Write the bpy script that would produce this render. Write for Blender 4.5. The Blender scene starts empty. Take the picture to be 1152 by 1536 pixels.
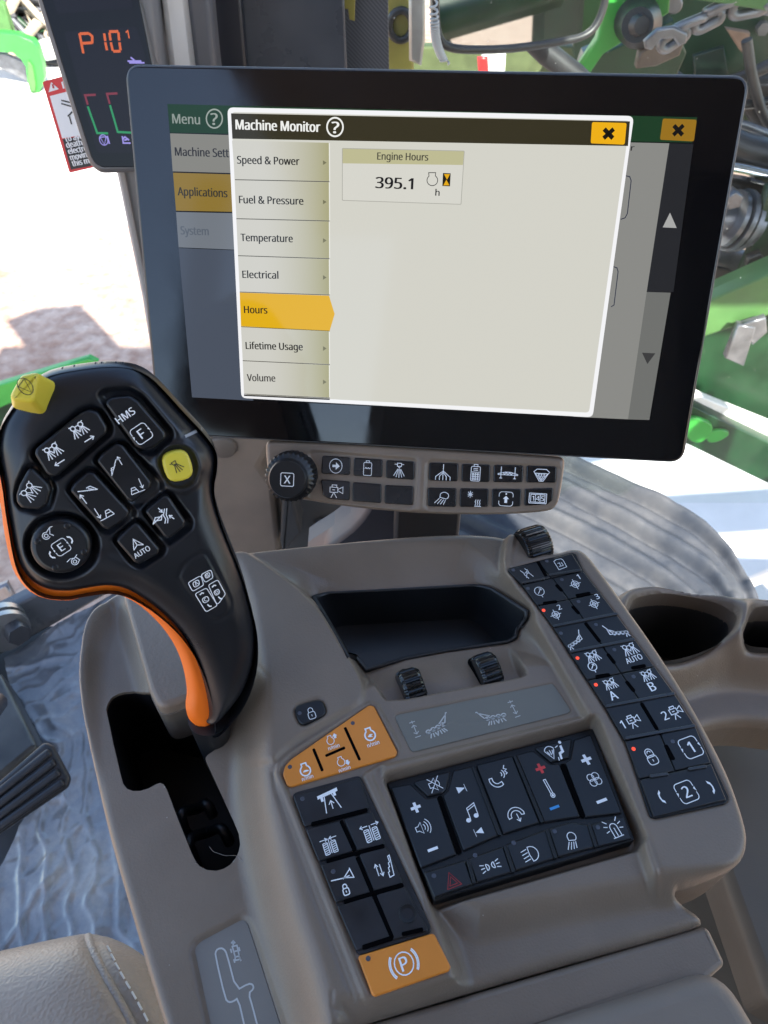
import bpy, bmesh, math, random
import numpy as np
from mathutils import Vector, Matrix

random.seed(7)
RNG = np.random.default_rng(11)
S = bpy.context.scene
COL = S.collection

# ------------------------------------------------------------------ camera
PITCH = math.radians(49.4)
FPX, CX, CY = 1154.0, 576.0, 768.0
CAM = np.array([0.0, 0.0, 1.02])
RT = np.array([1.0, 0.0, 0.0])
UP = np.array([0.0, math.sin(PITCH), math.cos(PITCH)])
FW = np.array([0.0, math.cos(PITCH), -math.sin(PITCH)])
cam_data = bpy.data.cameras.new('camera')
cam = bpy.data.objects.new('camera', cam_data)
COL.objects.link(cam)
cam.location = CAM
cam.rotation_euler = (math.pi / 2 - PITCH, 0, 0)
cam_data.sensor_fit = 'VERTICAL'
cam_data.sensor_height = 34.6
cam_data.sensor_width = 34.6
cam_data.lens = 34.6 * FPX / 1536.0
cam_data.clip_start = 0.02
cam_data.clip_end = 400
cam_data.dof.use_dof = True
cam_data.dof.focus_distance = 0.43
cam_data.dof.aperture_fstop = 20
S.camera = cam
S.render.resolution_x, S.render.resolution_y = 768, 1024

# ------------------------------------------------------------------ light
EXPO = 2.15
SUN_DIR = Vector((-0.33, 0.66, -0.68)).normalized()      # the way the light travels
world = bpy.data.worlds.new('World')
S.world = world
world.use_nodes = True
wn = world.node_tree
sky = wn.nodes.new('ShaderNodeTexSky')
sky.sky_type = 'NISHITA'
sky.sun_disc = False
to_sun = -SUN_DIR
sky.sun_elevation = math.asin(to_sun.z)
sky.sun_rotation = math.atan2(to_sun.x, to_sun.y)
bg = wn.nodes['Background']
bg.inputs['Strength'].default_value = 0.13
wn.links.new(sky.outputs['Color'], bg.inputs['Color'])
sun_data = bpy.data.lights.new('sun', 'SUN')
sun_data.energy = 4.2
sun_data.angle = math.radians(0.5)
sun_data.color = (1.0, 0.95, 0.87)
sun = bpy.data.objects.new('sun', sun_data)
COL.objects.link(sun)
sun.rotation_euler = SUN_DIR.to_track_quat('-Z', 'Y').to_euler()
sun.location = (3, -4, 6)
S.view_settings.view_transform = 'Standard'
S.view_settings.look = 'None'
S.view_settings.exposure = EXPO
S.view_settings.gamma = 1
S.view_settings.use_curve_mapping = False
S.cycles.use_denoising = True
S.cycles.max_bounces = 8
S.cycles.transparent_max_bounces = 12
S.cycles.sample_clamp_indirect = 6

# ------------------------------------------------------------------ colour and materials
def lin(h):
    h = h.lstrip('#')
    v = [int(h[i:i + 2], 16) / 255 for i in (0, 2, 4)]
    return tuple(c / 12.92 if c <= 0.04045 else ((c + 0.055) / 1.055) ** 2.4 for c in v)

def newmat(name):
    m = bpy.data.materials.new(name)
    m.use_nodes = True
    nt = m.node_tree
    return m, nt, nt.nodes['Principled BSDF']

def plastic(name, col, rough=0.5, grain=900.0, bump=0.1, var=0.12, spec=0.5, metal=0.0, coat=0.0,
            dist=0.0004, blotch=25.0, dust=0.0, dustcol=(0.35, 0.32, 0.28), coat_rough=0.1, dens=140.0):
    """a solid with a fine grain, slow blotches of tone, and a sprinkle of dust specks"""
    m, nt, p = newmat(name)
    N, L = nt.nodes.new, nt.links.new
    tc = N('ShaderNodeTexCoord')
    n1 = N('ShaderNodeTexNoise'); n1.inputs['Scale'].default_value = blotch; n1.inputs['Detail'].default_value = 5
    L(tc.outputs['Object'], n1.inputs['Vector'])
    mp = N('ShaderNodeMapRange')
    mp.inputs['From Min'].default_value = 0.3; mp.inputs['From Max'].default_value = 0.7
    mp.inputs['To Min'].default_value = 1 - var; mp.inputs['To Max'].default_value = 1 + var
    L(n1.outputs['Fac'], mp.inputs['Value'])
    mx = N('ShaderNodeMix'); mx.data_type = 'RGBA'; mx.blend_type = 'MULTIPLY'; mx.inputs['Factor'].default_value = 1
    mx.inputs['A'].default_value = (*col, 1)
    L(mp.outputs['Result'], mx.inputs['B'])
    out = mx.outputs['Result']
    if dust:
        vo = N('ShaderNodeTexVoronoi'); vo.inputs['Scale'].default_value = dens
        L(tc.outputs['Object'], vo.inputs['Vector'])
        cr = N('ShaderNodeMapRange'); cr.inputs['From Min'].default_value = 0.05; cr.inputs['From Max'].default_value = 0.09
        cr.inputs['To Min'].default_value = 1; cr.inputs['To Max'].default_value = 0
        L(vo.outputs['Distance'], cr.inputs['Value'])
        sp = N('ShaderNodeSeparateColor'); L(vo.outputs['Color'], sp.inputs['Color'])
        gt = N('ShaderNodeMath'); gt.operation = 'LESS_THAN'; gt.inputs[1].default_value = dust
        L(sp.outputs['Red'], gt.inputs[0])
        mu = N('ShaderNodeMath'); mu.operation = 'MULTIPLY'
        L(cr.outputs['Result'], mu.inputs[0]); L(gt.outputs[0], mu.inputs[1])
        m2 = N('ShaderNodeMix'); m2.data_type = 'RGBA'
        L(mu.outputs[0], m2.inputs['Factor']); L(out, m2.inputs['A']); m2.inputs['B'].default_value = (*dustcol, 1)
        out = m2.outputs['Result']
    L(out, p.inputs['Base Color'])
    p.inputs['Metallic'].default_value = metal
    p.inputs['Specular IOR Level'].default_value = spec
    p.inputs['Coat Weight'].default_value = coat
    p.inputs['Coat Roughness'].default_value = coat_rough
    rr = N('ShaderNodeMapRange')
    rr.inputs['From Min'].default_value = 0.3; rr.inputs['From Max'].default_value = 0.7
    rr.inputs['To Min'].default_value = max(0.02, rough - 0.06); rr.inputs['To Max'].default_value = min(1, rough + 0.06)
    L(n1.outputs['Fac'], rr.inputs['Value']); L(rr.outputs['Result'], p.inputs['Roughness'])
    if bump:
        n2 = N('ShaderNodeTexNoise'); n2.inputs['Scale'].default_value = grain; n2.inputs['Detail'].default_value = 2
        L(tc.outputs['Object'], n2.inputs['Vector'])
        b = N('ShaderNodeBump'); b.inputs['Strength'].default_value = bump; b.inputs['Distance'].default_value = dist
        L(n2.outputs['Fac'], b.inputs['Height']); L(b.outputs['Normal'], p.inputs['Normal'])
    return m

def leather(name, col, rough=0.42, scale=330.0, bump=0.9, spec=0.5):
    m, nt, p = newmat(name)
    N, L = nt.nodes.new, nt.links.new
    tc = N('ShaderNodeTexCoord')
    vo = N('ShaderNodeTexVoronoi'); vo.feature = 'SMOOTH_F1'; vo.inputs['Scale'].default_value = scale
    nz = N('ShaderNodeTexNoise'); nz.inputs['Scale'].default_value = 120; nz.inputs['Detail'].default_value = 4
    L(tc.outputs['Object'], nz.inputs['Vector'])
    ad = N('ShaderNodeMix'); ad.data_type = 'VECTOR'; ad.inputs['Factor'].default_value = 0.003
    L(tc.outputs['Object'], ad.inputs['A']); L(nz.outputs['Color'], ad.inputs['B'])
    L(ad.outputs['Result'], vo.inputs['Vector'])
    b = N('ShaderNodeBump'); b.inputs['Strength'].default_value = bump; b.inputs['Distance'].default_value = 0.0016
    L(vo.outputs['Distance'], b.inputs['Height']); L(b.outputs['Normal'], p.inputs['Normal'])
    p.inputs['Base Color'].default_value = (*col, 1)
    p.inputs['Roughness'].default_value = rough
    p.inputs['Specular IOR Level'].default_value = spec
    return m

def flat(name, col, rough=0.5, spec=0.4, metal=0.0):
    m, nt, p = newmat(name)
    p.inputs['Base Color'].default_value = (*col, 1)
    p.inputs['Roughness'].default_value = rough
    p.inputs['Specular IOR Level'].default_value = spec
    p.inputs['Metallic'].default_value = metal
    return m

def glow(name, hexcol, k=1.0, rough=0.08, spec=0.14):
    """a lit piece of a screen: gives off its own colour behind smooth glass"""
    m, nt, p = newmat(name)
    p.inputs['Base Color'].default_value = (0.004, 0.004, 0.005, 1)
    p.inputs['Emission Color'].default_value = (*lin(hexcol), 1)
    p.inputs['Emission Strength'].default_value = k / 2 ** EXPO
    p.inputs['Roughness'].default_value = rough
    p.inputs['Specular IOR Level'].default_value = spec
    return m

# ------------------------------------------------------------------ frames
def nv(v):
    v = np.asarray(v, float)
    return v / np.linalg.norm(v)

def ray(px, py):
    return RT * (px - CX) / FPX - UP * (py - CY) / FPX + FW

def at_depth(px, py, d):
    return CAM + ray(px, py) * d

class Frame:
    """a plane in the place: origin, two axes in it and its normal"""
    def __init__(s, o, U, V):
        s.o = np.asarray(o, float); s.U = nv(U)
        V = np.asarray(V, float); V = V - s.U * V.dot(s.U)
        s.V = nv(V); s.N = np.cross(s.U, s.V)
    def un(s, px, py, h=0.0):
        d = ray(px, py)
        t = (s.o + s.N * h - CAM).dot(s.N) / d.dot(s.N)
        p = CAM + t * d - s.o
        return np.array([p.dot(s.U), p.dot(s.V)])
    def uns(s, pts, h=0.0):
        return np.array([s.un(p[0], p[1], p[2] if len(p) > 2 else h) for p in pts])
    def unf(s, px, py, f, off=0.0):
        h = 0.0
        for _ in range(12):
            q = s.un(px, py, h + off); h = float(f(q[0], q[1]))
        return q, h + off
    def unfs(s, pts, f, off=0.0):
        return np.array([s.unf(p[0], p[1], f, off)[0] for p in pts])
    def scale(s, px, py, h=0.0):
        """metres per photo pixel along U at this point"""
        a = s.un(px, py, h); d = np.array([0.0, 0.0])
        P = s.o + s.U * a[0] + s.V * a[1] + s.N * h
        z = (P - CAM).dot(FW)
        q = P + s.U * 0.001; z2 = (q - CAM).dot(FW)
        ax = (P - CAM).dot(RT) / z; ay = (P - CAM).dot(UP) / z
        bx = (q - CAM).dot(RT) / z2; by = (q - CAM).dot(UP) / z2
        return 0.001 / (math.hypot(bx - ax, by - ay) * FPX)
    def matrix(s):
        return Matrix(((s.U[0], s.V[0], s.N[0], s.o[0]), (s.U[1], s.V[1], s.N[1], s.o[1]),
                       (s.U[2], s.V[2], s.N[2], s.o[2]), (0, 0, 0, 1)))

def wall(y, x=0.0, z=0.0):           # upright plane facing the operator
    return Frame((x, y, z), (1, 0, 0), (0, 0, 1))

def level(z, x=0.0, y=0.0):          # horizontal plane
    return Frame((x, y, z), (1, 0, 0), (0, 1, 0))

def zz(pts, ox, oy, s):              # points read off an enlarged crop
    return [(ox + p[0] / s, oy + p[1] / s) + tuple(p[2:]) for p in pts]

# ------------------------------------------------------------------ objects
def link(name, me, mats, parent=None):
    o = bpy.data.objects.new(name, me)
    for m in (mats if isinstance(mats, (list, tuple)) else [mats]):
        me.materials.append(m)
    COL.objects.link(o)
    if parent is not None:
        o.parent = parent
    return o

def thing(name, label, cat, frame=None, group=None):
    o = bpy.data.objects.new(name, None)
    COL.objects.link(o)
    o.empty_display_size = 0.02
    if frame is not None:
        o.matrix_world = frame.matrix()
    o['label'] = label; o['category'] = cat
    if group:
        o['group'] = group
    return o

def tag(o, label, cat, group=None):
    o['label'] = label; o['category'] = cat
    if group:
        o['group'] = group
    return o

class MB:
    """collects vertices and faces with a material slot each"""
    def __init__(s):
        s.v = []; s.f = []; s.m = []; s.sm = []
    def add(s, v, f, m=0, smooth=True):
        b = len(s.v)
        s.v += [tuple(map(float, p)) for p in v]
        s.f += [tuple(b + i for i in q) for q in f]
        s.m += [m] * len(f); s.sm += [smooth] * len(f)
        return s
    def build(s, name, mats, parent=None, frame=None, recalc=False):
        me = bpy.data.meshes.new(name)
        me.from_pydata(s.v, [], s.f)
        me.polygons.foreach_set('material_index', s.m)
        me.polygons.foreach_set('use_smooth', s.sm)
        if recalc:
            bm = bmesh.new(); bm.from_mesh(me)
            bmesh.ops.recalc_face_normals(bm, faces=bm.faces[:])
            bm.to_mesh(me); bm.free()
        me.update()
        o = link(name, me, mats, parent)
        if frame is not None and parent is None:
            o.matrix_world = frame.matrix()
        return o

def area(p):
    p = np.asarray(p); x, y = p[:, 0], p[:, 1]
    return 0.5 * float(np.sum(x * np.roll(y, -1) - np.roll(x, -1) * y))

def ccw(p):
    p = np.asarray(p, float)
    return p if area(p) > 0 else p[::-1]

def rnd(p, r, n=4):
    """round the corners of a polygon (metres)"""
    p = ccw(p); out = []; k = len(p)
    for i in range(k):
        a, b, c = p[i - 1], p[i], p[(i + 1) % k]
        la, lc = np.linalg.norm(a - b), np.linalg.norm(c - b)
        if min(la, lc) < 1e-7:
            continue
        ua, uc = (a - b) / la, (c - b) / lc
        cosang = max(-1, min(1, ua.dot(uc)))
        half = math.acos(cosang) / 2
        if half > math.radians(86):
            out.append(b); continue
        t = min(r / max(math.tan(half), 1e-3), la * 0.45, lc * 0.45)
        p0, p1 = b + ua * t, b + uc * t
        for j in range(n + 1):
            s = j / n
            out.append((1 - s) ** 2 * p0 + 2 * s * (1 - s) * b + s * s * p1)
    return np.array(out)

def chaikin(p, n=2, closed=True):
    p = np.asarray(p, float)
    for _ in range(n):
        if closed:
            q = np.roll(p, -1, 0)
            p = np.stack([p * .75 + q * .25, p * .25 + q * .75], 1).reshape(-1, p.shape[1])
        else:
            a, b = p[:-1], p[1:]
            m = np.stack([a * .75 + b * .25, a * .25 + b * .75], 1).reshape(-1, p.shape[1])
            p = np.vstack([p[:1], m[1:-1], p[-1:]])
    return p

def inset(p, d):
    p = np.asarray(p); a = np.roll(p, 1, 0); c = np.roll(p, -1, 0)
    e1 = p - a; e2 = c - p
    e1 /= np.maximum(np.linalg.norm(e1, axis=1, keepdims=True), 1e-9)
    e2 /= np.maximum(np.linalg.norm(e2, axis=1, keepdims=True), 1e-9)
    n1 = np.stack([-e1[:, 1], e1[:, 0]], 1); n2 = np.stack([-e2[:, 1], e2[:, 0]], 1)
    b = n1 + n2
    l = np.maximum((b * n1).sum(1, keepdims=True), 0.5)
    return p + b / l * d

def fval(f, x, y):
    return f(x, y) if callable(f) else f

def pad(mb, poly, h0, h1, bev=0.0006, m=0, crown=0.0, seg=3, cap=True, dish=0.0):
    """a solid with a rounded top edge standing on a plane; h0, h1 numbers or functions of (u, v)"""
    p = ccw(poly); n = len(p)
    rings = [[(x, y, fval(h0, x, y)) for x, y in p]]
    for j in range(seg + 1):
        a = j / seg * math.pi / 2
        q = inset(p, bev * (1 - math.cos(a)))
        rings.append([(x, y, fval(h1, X, Y) - bev * (1 - math.sin(a))) for (x, y), (X, Y) in zip(q, p)])
    v = [t for r in rings for t in r]; f = []
    for k in range(len(rings) - 1):
        for i in range(n):
            j = (i + 1) % n
            f.append((k * n + i, k * n + j, (k + 1) * n + j, (k + 1) * n + i))
    mb.add(v, f, m, True)
    top = rings[-1]
    if cap:
        if crown or dish:
            c = np.mean(np.array(top), 0)
            prev = np.array(top); vv = [tuple(t) for t in prev]; ff = []; R = 5
            for k in range(1, R + 1):
                s = 1 - k / R
                add = (crown - dish) * (1 - s * s)
                ring = [(c[0] + (t[0] - c[0]) * s, c[1] + (t[1] - c[1]) * s, t[2] * s + c[2] * (1 - s) + add) for t in top]
                if k < R:
                    vv += ring
                    for i in range(n):
                        j = (i + 1) % n
                        ff.append(((k - 1) * n + i, (k - 1) * n + j, k * n + j, k * n + i))
                else:
                    vv.append((c[0], c[1], c[2] + crown - dish))
                    for i in range(n):
                        ff.append(((k - 1) * n + i, (k - 1) * n + (i + 1) % n, len(vv) - 1))
            mb.add(vv, ff, m, True)
        else:
            mb.add(top, [tuple(range(n))], m, False)
    return mb

def fillp(mb, poly, h, m=0):
    p = ccw(poly)
    mb.add([(x, y, fval(h, x, y)) for x, y in p], [tuple(range(len(p)))], m, False)

def ribbon(mb, pts, w, h, m=0, closed=False, z=0.0):
    """a printed line"""
    p = np.asarray(pts, float)
    if closed is None:
        closed = np.linalg.norm(p[0] - p[-1]) < 1e-6
    if np.linalg.norm(p[0] - p[-1]) < 1e-7 and len(p) > 3:
        p = p[:-1]; closed = True
    n = len(p)
    if n < 2:
        return
    d = np.roll(p, -1, 0) - p
    d /= np.maximum(np.linalg.norm(d, axis=1, keepdims=True), 1e-9)
    nn = np.stack([-d[:, 1], d[:, 0]], 1)
    off = np.zeros_like(p)
    for i in range(n):
        if closed:
            a, b = nn[i - 1], nn[i]
        elif i == 0:
            a = b = nn[0]
        elif i == n - 1:
            a = b = nn[n - 2]
        else:
            a, b = nn[i - 1], nn[i]
        s = a + b; k = max(s.dot(a), 0.6)
        off[i] = s / k * w / 2
    L, R = p + off, p - off
    v = [(x, y, fval(h, x, y) + z) for x, y in np.vstack([L, R])]
    f = [(i, n + i, n + (i + 1) % n, (i + 1) % n) for i in range(n if closed else n - 1)]
    mb.add(v, f, m, False)

def bar(pts, w):
    """outline of a straight slot from a to b of width w"""
    a, b = np.asarray(pts[0], float), np.asarray(pts[1], float)
    d = nv(b - a); n = np.array([-d[1], d[0]]) * w / 2
    return np.array([a - n, b - n, b + n, a + n])

def tube(mb, pts, r, n=10, m=0, caps=True):
    p = [np.asarray(q, float) for q in pts]; k = len(p)
    rr = r if isinstance(r, (list, tuple)) else [r] * k
    vs = []; prev = None
    for i in range(k):
        t = nv(p[min(i + 1, k - 1)] - p[max(i - 1, 0)])
        a = prev if prev is not None else (np.array([0, 0, 1.0]) if abs(t[2]) < 0.9 else np.array([1.0, 0, 0]))
        a = nv(a - t * a.dot(t)); b = np.cross(t, a); prev = a
        for j in range(n):
            th = 2 * math.pi * j / n
            vs.append(p[i] + rr[i] * (a * math.cos(th) + b * math.sin(th)))
    f = [(i * n + j, i * n + (j + 1) % n, (i + 1) * n + (j + 1) % n, (i + 1) * n + j) for i in range(k - 1) for j in range(n)]
    mb.add(vs, f, m, True)
    if caps:
        mb.add(vs[:n], [tuple(range(n - 1, -1, -1))], m, False)
        mb.add(vs[-n:], [tuple(range(n))], m, False)
    return mb

def prism(mb, poly, h0, h1, m=0, bev=0.002):
    """an outline with thickness: bevelled both sides"""
    p = ccw(poly); n = len(p)
    pad(mb, p, (h0 + h1) / 2, h1, bev, m, seg=2)
    b = inset(p, bev)
    v = [(x, y, (h0 + h1) / 2) for x, y in p] + [(x, y, h0 + bev) for x, y in p] + [(x, y, h0) for x, y in b]
    f = []
    for k in range(2):
        for i in range(n):
            j = (i + 1) % n
            f.append((k * n + j, k * n + i, (k + 1) * n + i, (k + 1) * n + j))
    f.append(tuple(2 * n + i for i in range(n - 1, -1, -1)))
    mb.add(v, f, m, False)
    return mb

def reframe(o, a, b):
    """move the vertices of a part written in frame a into its thing's frame b"""
    o.data.transform(b.matrix().inverted() @ a.matrix())

def box(mb, x0, x1, y0, y1, z0, z1, m=0):
    v = [(x, y, z) for z in (z0, z1) for y in (y0, y1) for x in (x0, x1)]
    mb.add(v, [(0, 2, 3, 1), (4, 5, 7, 6), (0, 1, 5, 4), (2, 6, 7, 3), (0, 4, 6, 2), (1, 3, 7, 5)], m, False)
    return mb

def circle(x, y, r, n=24, ry=None):
    return np.array([(x + r * math.cos(2 * math.pi * i / n), y + (ry or r) * math.sin(2 * math.pi * i / n)) for i in range(n)])

# ------------------------------------------------------------------ lettering
_txt = {}
try:      # the plain sans that ships inside Blender; its own default face if that is missing
    FONT = bpy.data.fonts.load(bpy.utils.system_resource('DATAFILES', path='fonts') + '/NotoSansHebrew-Regular.woff2')
except Exception:
    FONT = None
CAPH = {}
def glyphs(s, bold=0.0):
    """a word as flat faces, cap height 1, from x=0; also its width"""
    key = (s, bold)
    if key not in _txt:
        c = bpy.data.curves.new('lettering', 'FONT')
        c.body = s; c.size = 1.0
        if FONT: c.font = FONT
        c.resolution_u = 3; c.offset = 0.0
        o = bpy.data.objects.new('lettering', c)
        COL.objects.link(o)
        dg = bpy.context.evaluated_depsgraph_get()
        me = bpy.data.meshes.new_from_object(o.evaluated_get(dg))
        v = np.array([q.co[:2] for q in me.vertices]) if len(me.vertices) else np.zeros((0, 2))
        f = [tuple(q.vertices) for q in me.polygons]
        bpy.data.objects.remove(o); bpy.data.curves.remove(c); bpy.data.meshes.remove(me)
        if s == 'H':
            CAPH[bold] = v[:, 1].max()
        elif bold not in CAPH:
            glyphs('H', bold)
        v = v / CAPH[bold]
        x0 = v[:, 0].min(); v[:, 0] -= x0
        _txt[key] = (v, f, float(v[:, 0].max()))
    return _txt[key]

def letter(mb, s, x, y, capx, capy, h, m=0, bold=0.0, anchor='l', ux=(1, 0), uy=(0, 1), width=None):
    v, f, w = glyphs(s, bold)
    if width is not None:
        capx = width / w
    if anchor == 'c':
        x0 = -w / 2
    elif anchor == 'r':
        x0 = -w
    else:
        x0 = 0
    ux, uy = np.asarray(ux, float), np.asarray(uy, float)
    # heavier faces are the same letter laid down three times side by side
    for k, dx in enumerate((-1, 0, 1) if bold else (0,)):
        P = [np.array([x, y]) + ux * ((q[0] + x0) * capx + dx * bold * 1.9 * abs(capy)) + uy * q[1] * capy for q in v]
        mb.add([(p[0], p[1], fval(h, p[0], p[1]) + k * 6e-6) for p in P], f, m, False)

# ------------------------------------------------------------------ height fields
def sdf(poly, P, near=False):
    """signed distance (negative inside) of points P to a polygon"""
    a = np.asarray(poly, float); b = np.roll(a, -1, 0)
    best = np.full(len(P), 1e18); ins = np.zeros(len(P), bool)
    nx = np.zeros((len(P), 2)) if near else None
    for (ax, ay), (bx, by) in zip(a, b):
        dx, dy = bx - ax, by - ay
        l2 = dx * dx + dy * dy
        if l2 < 1e-18:
            continue
        px, py = P[:, 0] - ax, P[:, 1] - ay
        t = np.clip((px * dx + py * dy) / l2, 0, 1)
        qx, qy = px - t * dx, py - t * dy
        d = qx * qx + qy * qy
        k = d < best
        best = np.where(k, d, best)
        if near:
            nx[k, 0] = ax + t[k] * dx; nx[k, 1] = ay + t[k] * dy
        c = (ay > P[:, 1]) != (by > P[:, 1])
        if dy != 0:
            ins ^= c & (P[:, 0] < (P[:, 1] - ay) * dx / dy + ax)
    s = np.sqrt(best); s = np.where(ins, -s, s)
    return (s, nx) if near else s

def sstep(t):
    t = np.clip(t, 0, 1)
    return t * t * (3 - 2 * t)

class HF:
    def __init__(s, outline, cell, h=0.0, pad_=0.004):
        s.out = ccw(outline); s.cell = cell; s.holes = []; s.deep = []
        lo = s.out.min(0) - pad_; hi = s.out.max(0) + pad_
        s.nx = int((hi[0] - lo[0]) / cell) + 2; s.ny = int((hi[1] - lo[1]) / cell) + 2
        s.lo = lo; s.rim = 0.0; s.h_pre = None
        gx, gy = np.meshgrid(lo[0] + np.arange(s.nx) * cell, lo[1] + np.arange(s.ny) * cell)
        s.P = np.stack([gx.ravel(), gy.ravel()], 1)
        s.h = np.full(len(s.P), float(h)) if not callable(h) else h(s.P[:, 0], s.P[:, 1])
    def lev(s, level):
        return level(s.P[:, 0], s.P[:, 1]) if callable(level) else level
    def blend(s, poly, level, w, bias=0.0, add=False):
        d = sdf(ccw(poly), s.P)
        t = sstep(0.5 - (d + bias) / w)
        s.h = s.h + t * s.lev(level) if add else s.h * (1 - t) + t * s.lev(level)
    def loft(s, top, bottom, level, soft=True):
        a = -sdf(ccw(top), s.P); b = sdf(ccw(bottom), s.P)
        t = np.where(a <= 0, 0, np.where(b <= 0, 1, a / np.maximum(a + b, 1e-9)))
        if soft:
            t = t * 0.55 + sstep(t) * 0.45
        s.h = s.h * (1 - t) + t * s.lev(level)
    def groove(s, pts, w, d, closed=False):
        p = np.asarray(pts, float)
        best = np.full(len(s.P), 1e9)
        for a, b in zip(p[:-1], p[1:]):
            v = b - a; q = s.P - a
            t = np.clip((q @ v) / v.dot(v), 0, 1)
            best = np.minimum(best, np.hypot(q[:, 0] - t * v[0], q[:, 1] - t * v[1]))
        s.h = s.h - d * np.exp(-(best / w) ** 2)
    def round_edge(s, r, amount=1.0):
        d = np.clip(-sdf(s.out, s.P), 0, r)
        s.h_pre = s.h.copy(); s.rim = r * amount
        s.h = s.h - amount * (r - np.sqrt(np.maximum(r * r - (r - d) ** 2, 0)))
    def blur(s, n=1):
        h = s.h.reshape(s.ny, s.nx)
        for _ in range(n):
            p = np.pad(h, 1, mode='edge')
            h = (p[1:-1, 1:-1] * 4 + p[:-2, 1:-1] * 2 + p[2:, 1:-1] * 2 + p[1:-1, :-2] * 2 + p[1:-1, 2:] * 2
                 + p[:-2, :-2] + p[:-2, 2:] + p[2:, :-2] + p[2:, 2:]) / 16
        s.h = h.ravel()
    def f(s, x, y):
        fx = (x - s.lo[0]) / s.cell; fy = (y - s.lo[1]) / s.cell
        i = int(min(max(fx, 0), s.nx - 2)); j = int(min(max(fy, 0), s.ny - 2))
        a = min(max(fx - i, 0), 1); b = min(max(fy - j, 0), 1)
        h = s.h; k = j * s.nx + i
        return (h[k] * (1 - a) + h[k + 1] * a) * (1 - b) + (h[k + s.nx] * (1 - a) + h[k + s.nx + 1] * a) * b
    def hole(s, poly, deep=None):
        s.holes.append(ccw(poly)); s.deep.append(deep)
    def mesh(s, name, mats, parent=None, skirt=0.03, hole_skirt=0.03, frame=None):
        sd, nr = sdf(s.out, s.P, True)
        for q in s.holes:
            d2, n2 = sdf(q, s.P, True)
            k = -d2 > sd
            sd = np.where(k, -d2, sd); nr[k] = n2[k]
        P = s.P.copy(); c = s.cell
        snap = np.abs(sd) < 0.5 * c
        P[snap] = nr[snap]
        keep = sd < 0.5 * c
        h = s.h.copy()
        if s.h_pre is not None:
            so_ = np.abs(sdf(s.out, P)) < 1e-6
            h[so_] = s.h_pre[so_] - s.rim
        nx, ny = s.nx, s.ny
        idx = np.arange(nx * ny).reshape(ny, nx)
        q = np.stack([idx[:-1, :-1], idx[:-1, 1:], idx[1:, 1:], idx[1:, :-1]], -1).reshape(-1, 4)
        kc = keep[q].sum(1)
        # a face between snapped corners only may bridge a notch: drop it when its middle is outside
        quads = q[kc == 4]
        mid = P[quads].mean(1)
        allsnap = snap[quads].all(1)
        if allsnap.any():
            bad = np.zeros(len(quads), bool)
            m = mid[allsnap]
            dd = sdf(s.out, m)
            for hq in s.holes:
                dd = np.maximum(dd, -sdf(hq, m))
            bad[np.where(allsnap)[0]] = dd > 0
            quads = quads[~bad]
        tris = [tuple(r[keep[r]]) for r in q[kc == 3]]
        used = np.unique(np.concatenate([quads.ravel(), np.array(tris, int).ravel()])) if tris else np.unique(quads)
        remap = np.full(nx * ny, -1); remap[used] = np.arange(len(used))
        V = np.column_stack([P[used], h[used]])
        F = [tuple(r) for r in remap[quads].tolist()] + [tuple(remap[list(t)].tolist()) for t in tris]
        edges = {}
        for fc in F:
            for a, b in zip(fc, fc[1:] + fc[:1]):
                if (b, a) in edges:
                    edges.pop((b, a))
                else:
                    edges[(a, b)] = 1
        V = V.tolist(); nb = {}
        sm = [True] * len(F)
        hole_pts = {}
        if s.holes:
            bv = list({a for e in edges for a in e})
            bp = np.array([V[i][:2] for i in bv])
            hole_pts = {}
            for hq, dp in zip(s.holes, s.deep):
                for i in np.where(np.abs(sdf(hq, bp)) < c)[0]:
                    hole_pts[bv[i]] = hole_skirt if dp is None else dp
        def low(i):
            if i not in nb:
                d = hole_pts[i] if i in hole_pts else skirt
                V.append(list(V[i])); V.append([V[i][0], V[i][1], V[i][2] - d])
                nb[i] = (len(V) - 2, len(V) - 1)
            return nb[i]
        for (a, b) in list(edges):
            ta, la = low(a); tb, lb = low(b)
            F.append((tb, ta, la, lb)); sm.append(True)
        me = bpy.data.meshes.new(name)
        me.from_pydata(V, [], F)
        me.polygons.foreach_set('use_smooth', sm)
        me.update()
        o = link(name, me, mats, parent)
        if frame is not None and parent is None:
            o.matrix_world = frame.matrix()
        return o

def fbm(X, Y, scale, seed=0, octs=4):
    """cheap smooth noise for modelled wrinkles"""
    r = np.random.default_rng(seed); out = np.zeros_like(X); amp = 1.0
    for k in range(octs):
        n = 64
        g = r.normal(size=(n, n))
        fx = X * scale * 2 ** k; fy = Y * scale * 2 ** k
        i = np.floor(fx).astype(int); j = np.floor(fy).astype(int)
        a = sstep(fx - i); b = sstep(fy - j)
        i0, j0, i1, j1 = i % n, j % n, (i + 1) % n, (j + 1) % n
        out += amp * ((g[j0, i0] * (1 - a) + g[j0, i1] * a) * (1 - b) + (g[j1, i0] * (1 - a) + g[j1, i1] * a) * b)
        amp *= 0.5
    return out
# ------------------------------------------------------------------ pictograms: strokes (lines), fills (areas), words
def A(x, y, r, a0=0, a1=360, n=18, ry=None):
    return [(x + r * math.cos(math.radians(a0 + (a1 - a0) * i / n)), y + (ry or r) * math.sin(math.radians(a0 + (a1 - a0) * i / n))) for i in range(n + 1)]

def RR(x0, y0, x1, y1, r=0.15):
    p = rnd([(x0, y0), (x1, y0), (x1, y1), (x0, y1)], r, 4).tolist()
    return p + [p[0]]

def arrow(x0, y0, x1, y1, w=0.3, l=0.32):
    d = nv((x1 - x0, y1 - y0)); n = np.array([-d[1], d[0]]); t = np.array([x1, y1])
    b = t - d * l
    return [tuple(b + n * w), tuple(t), tuple(b - n * w)]

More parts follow.
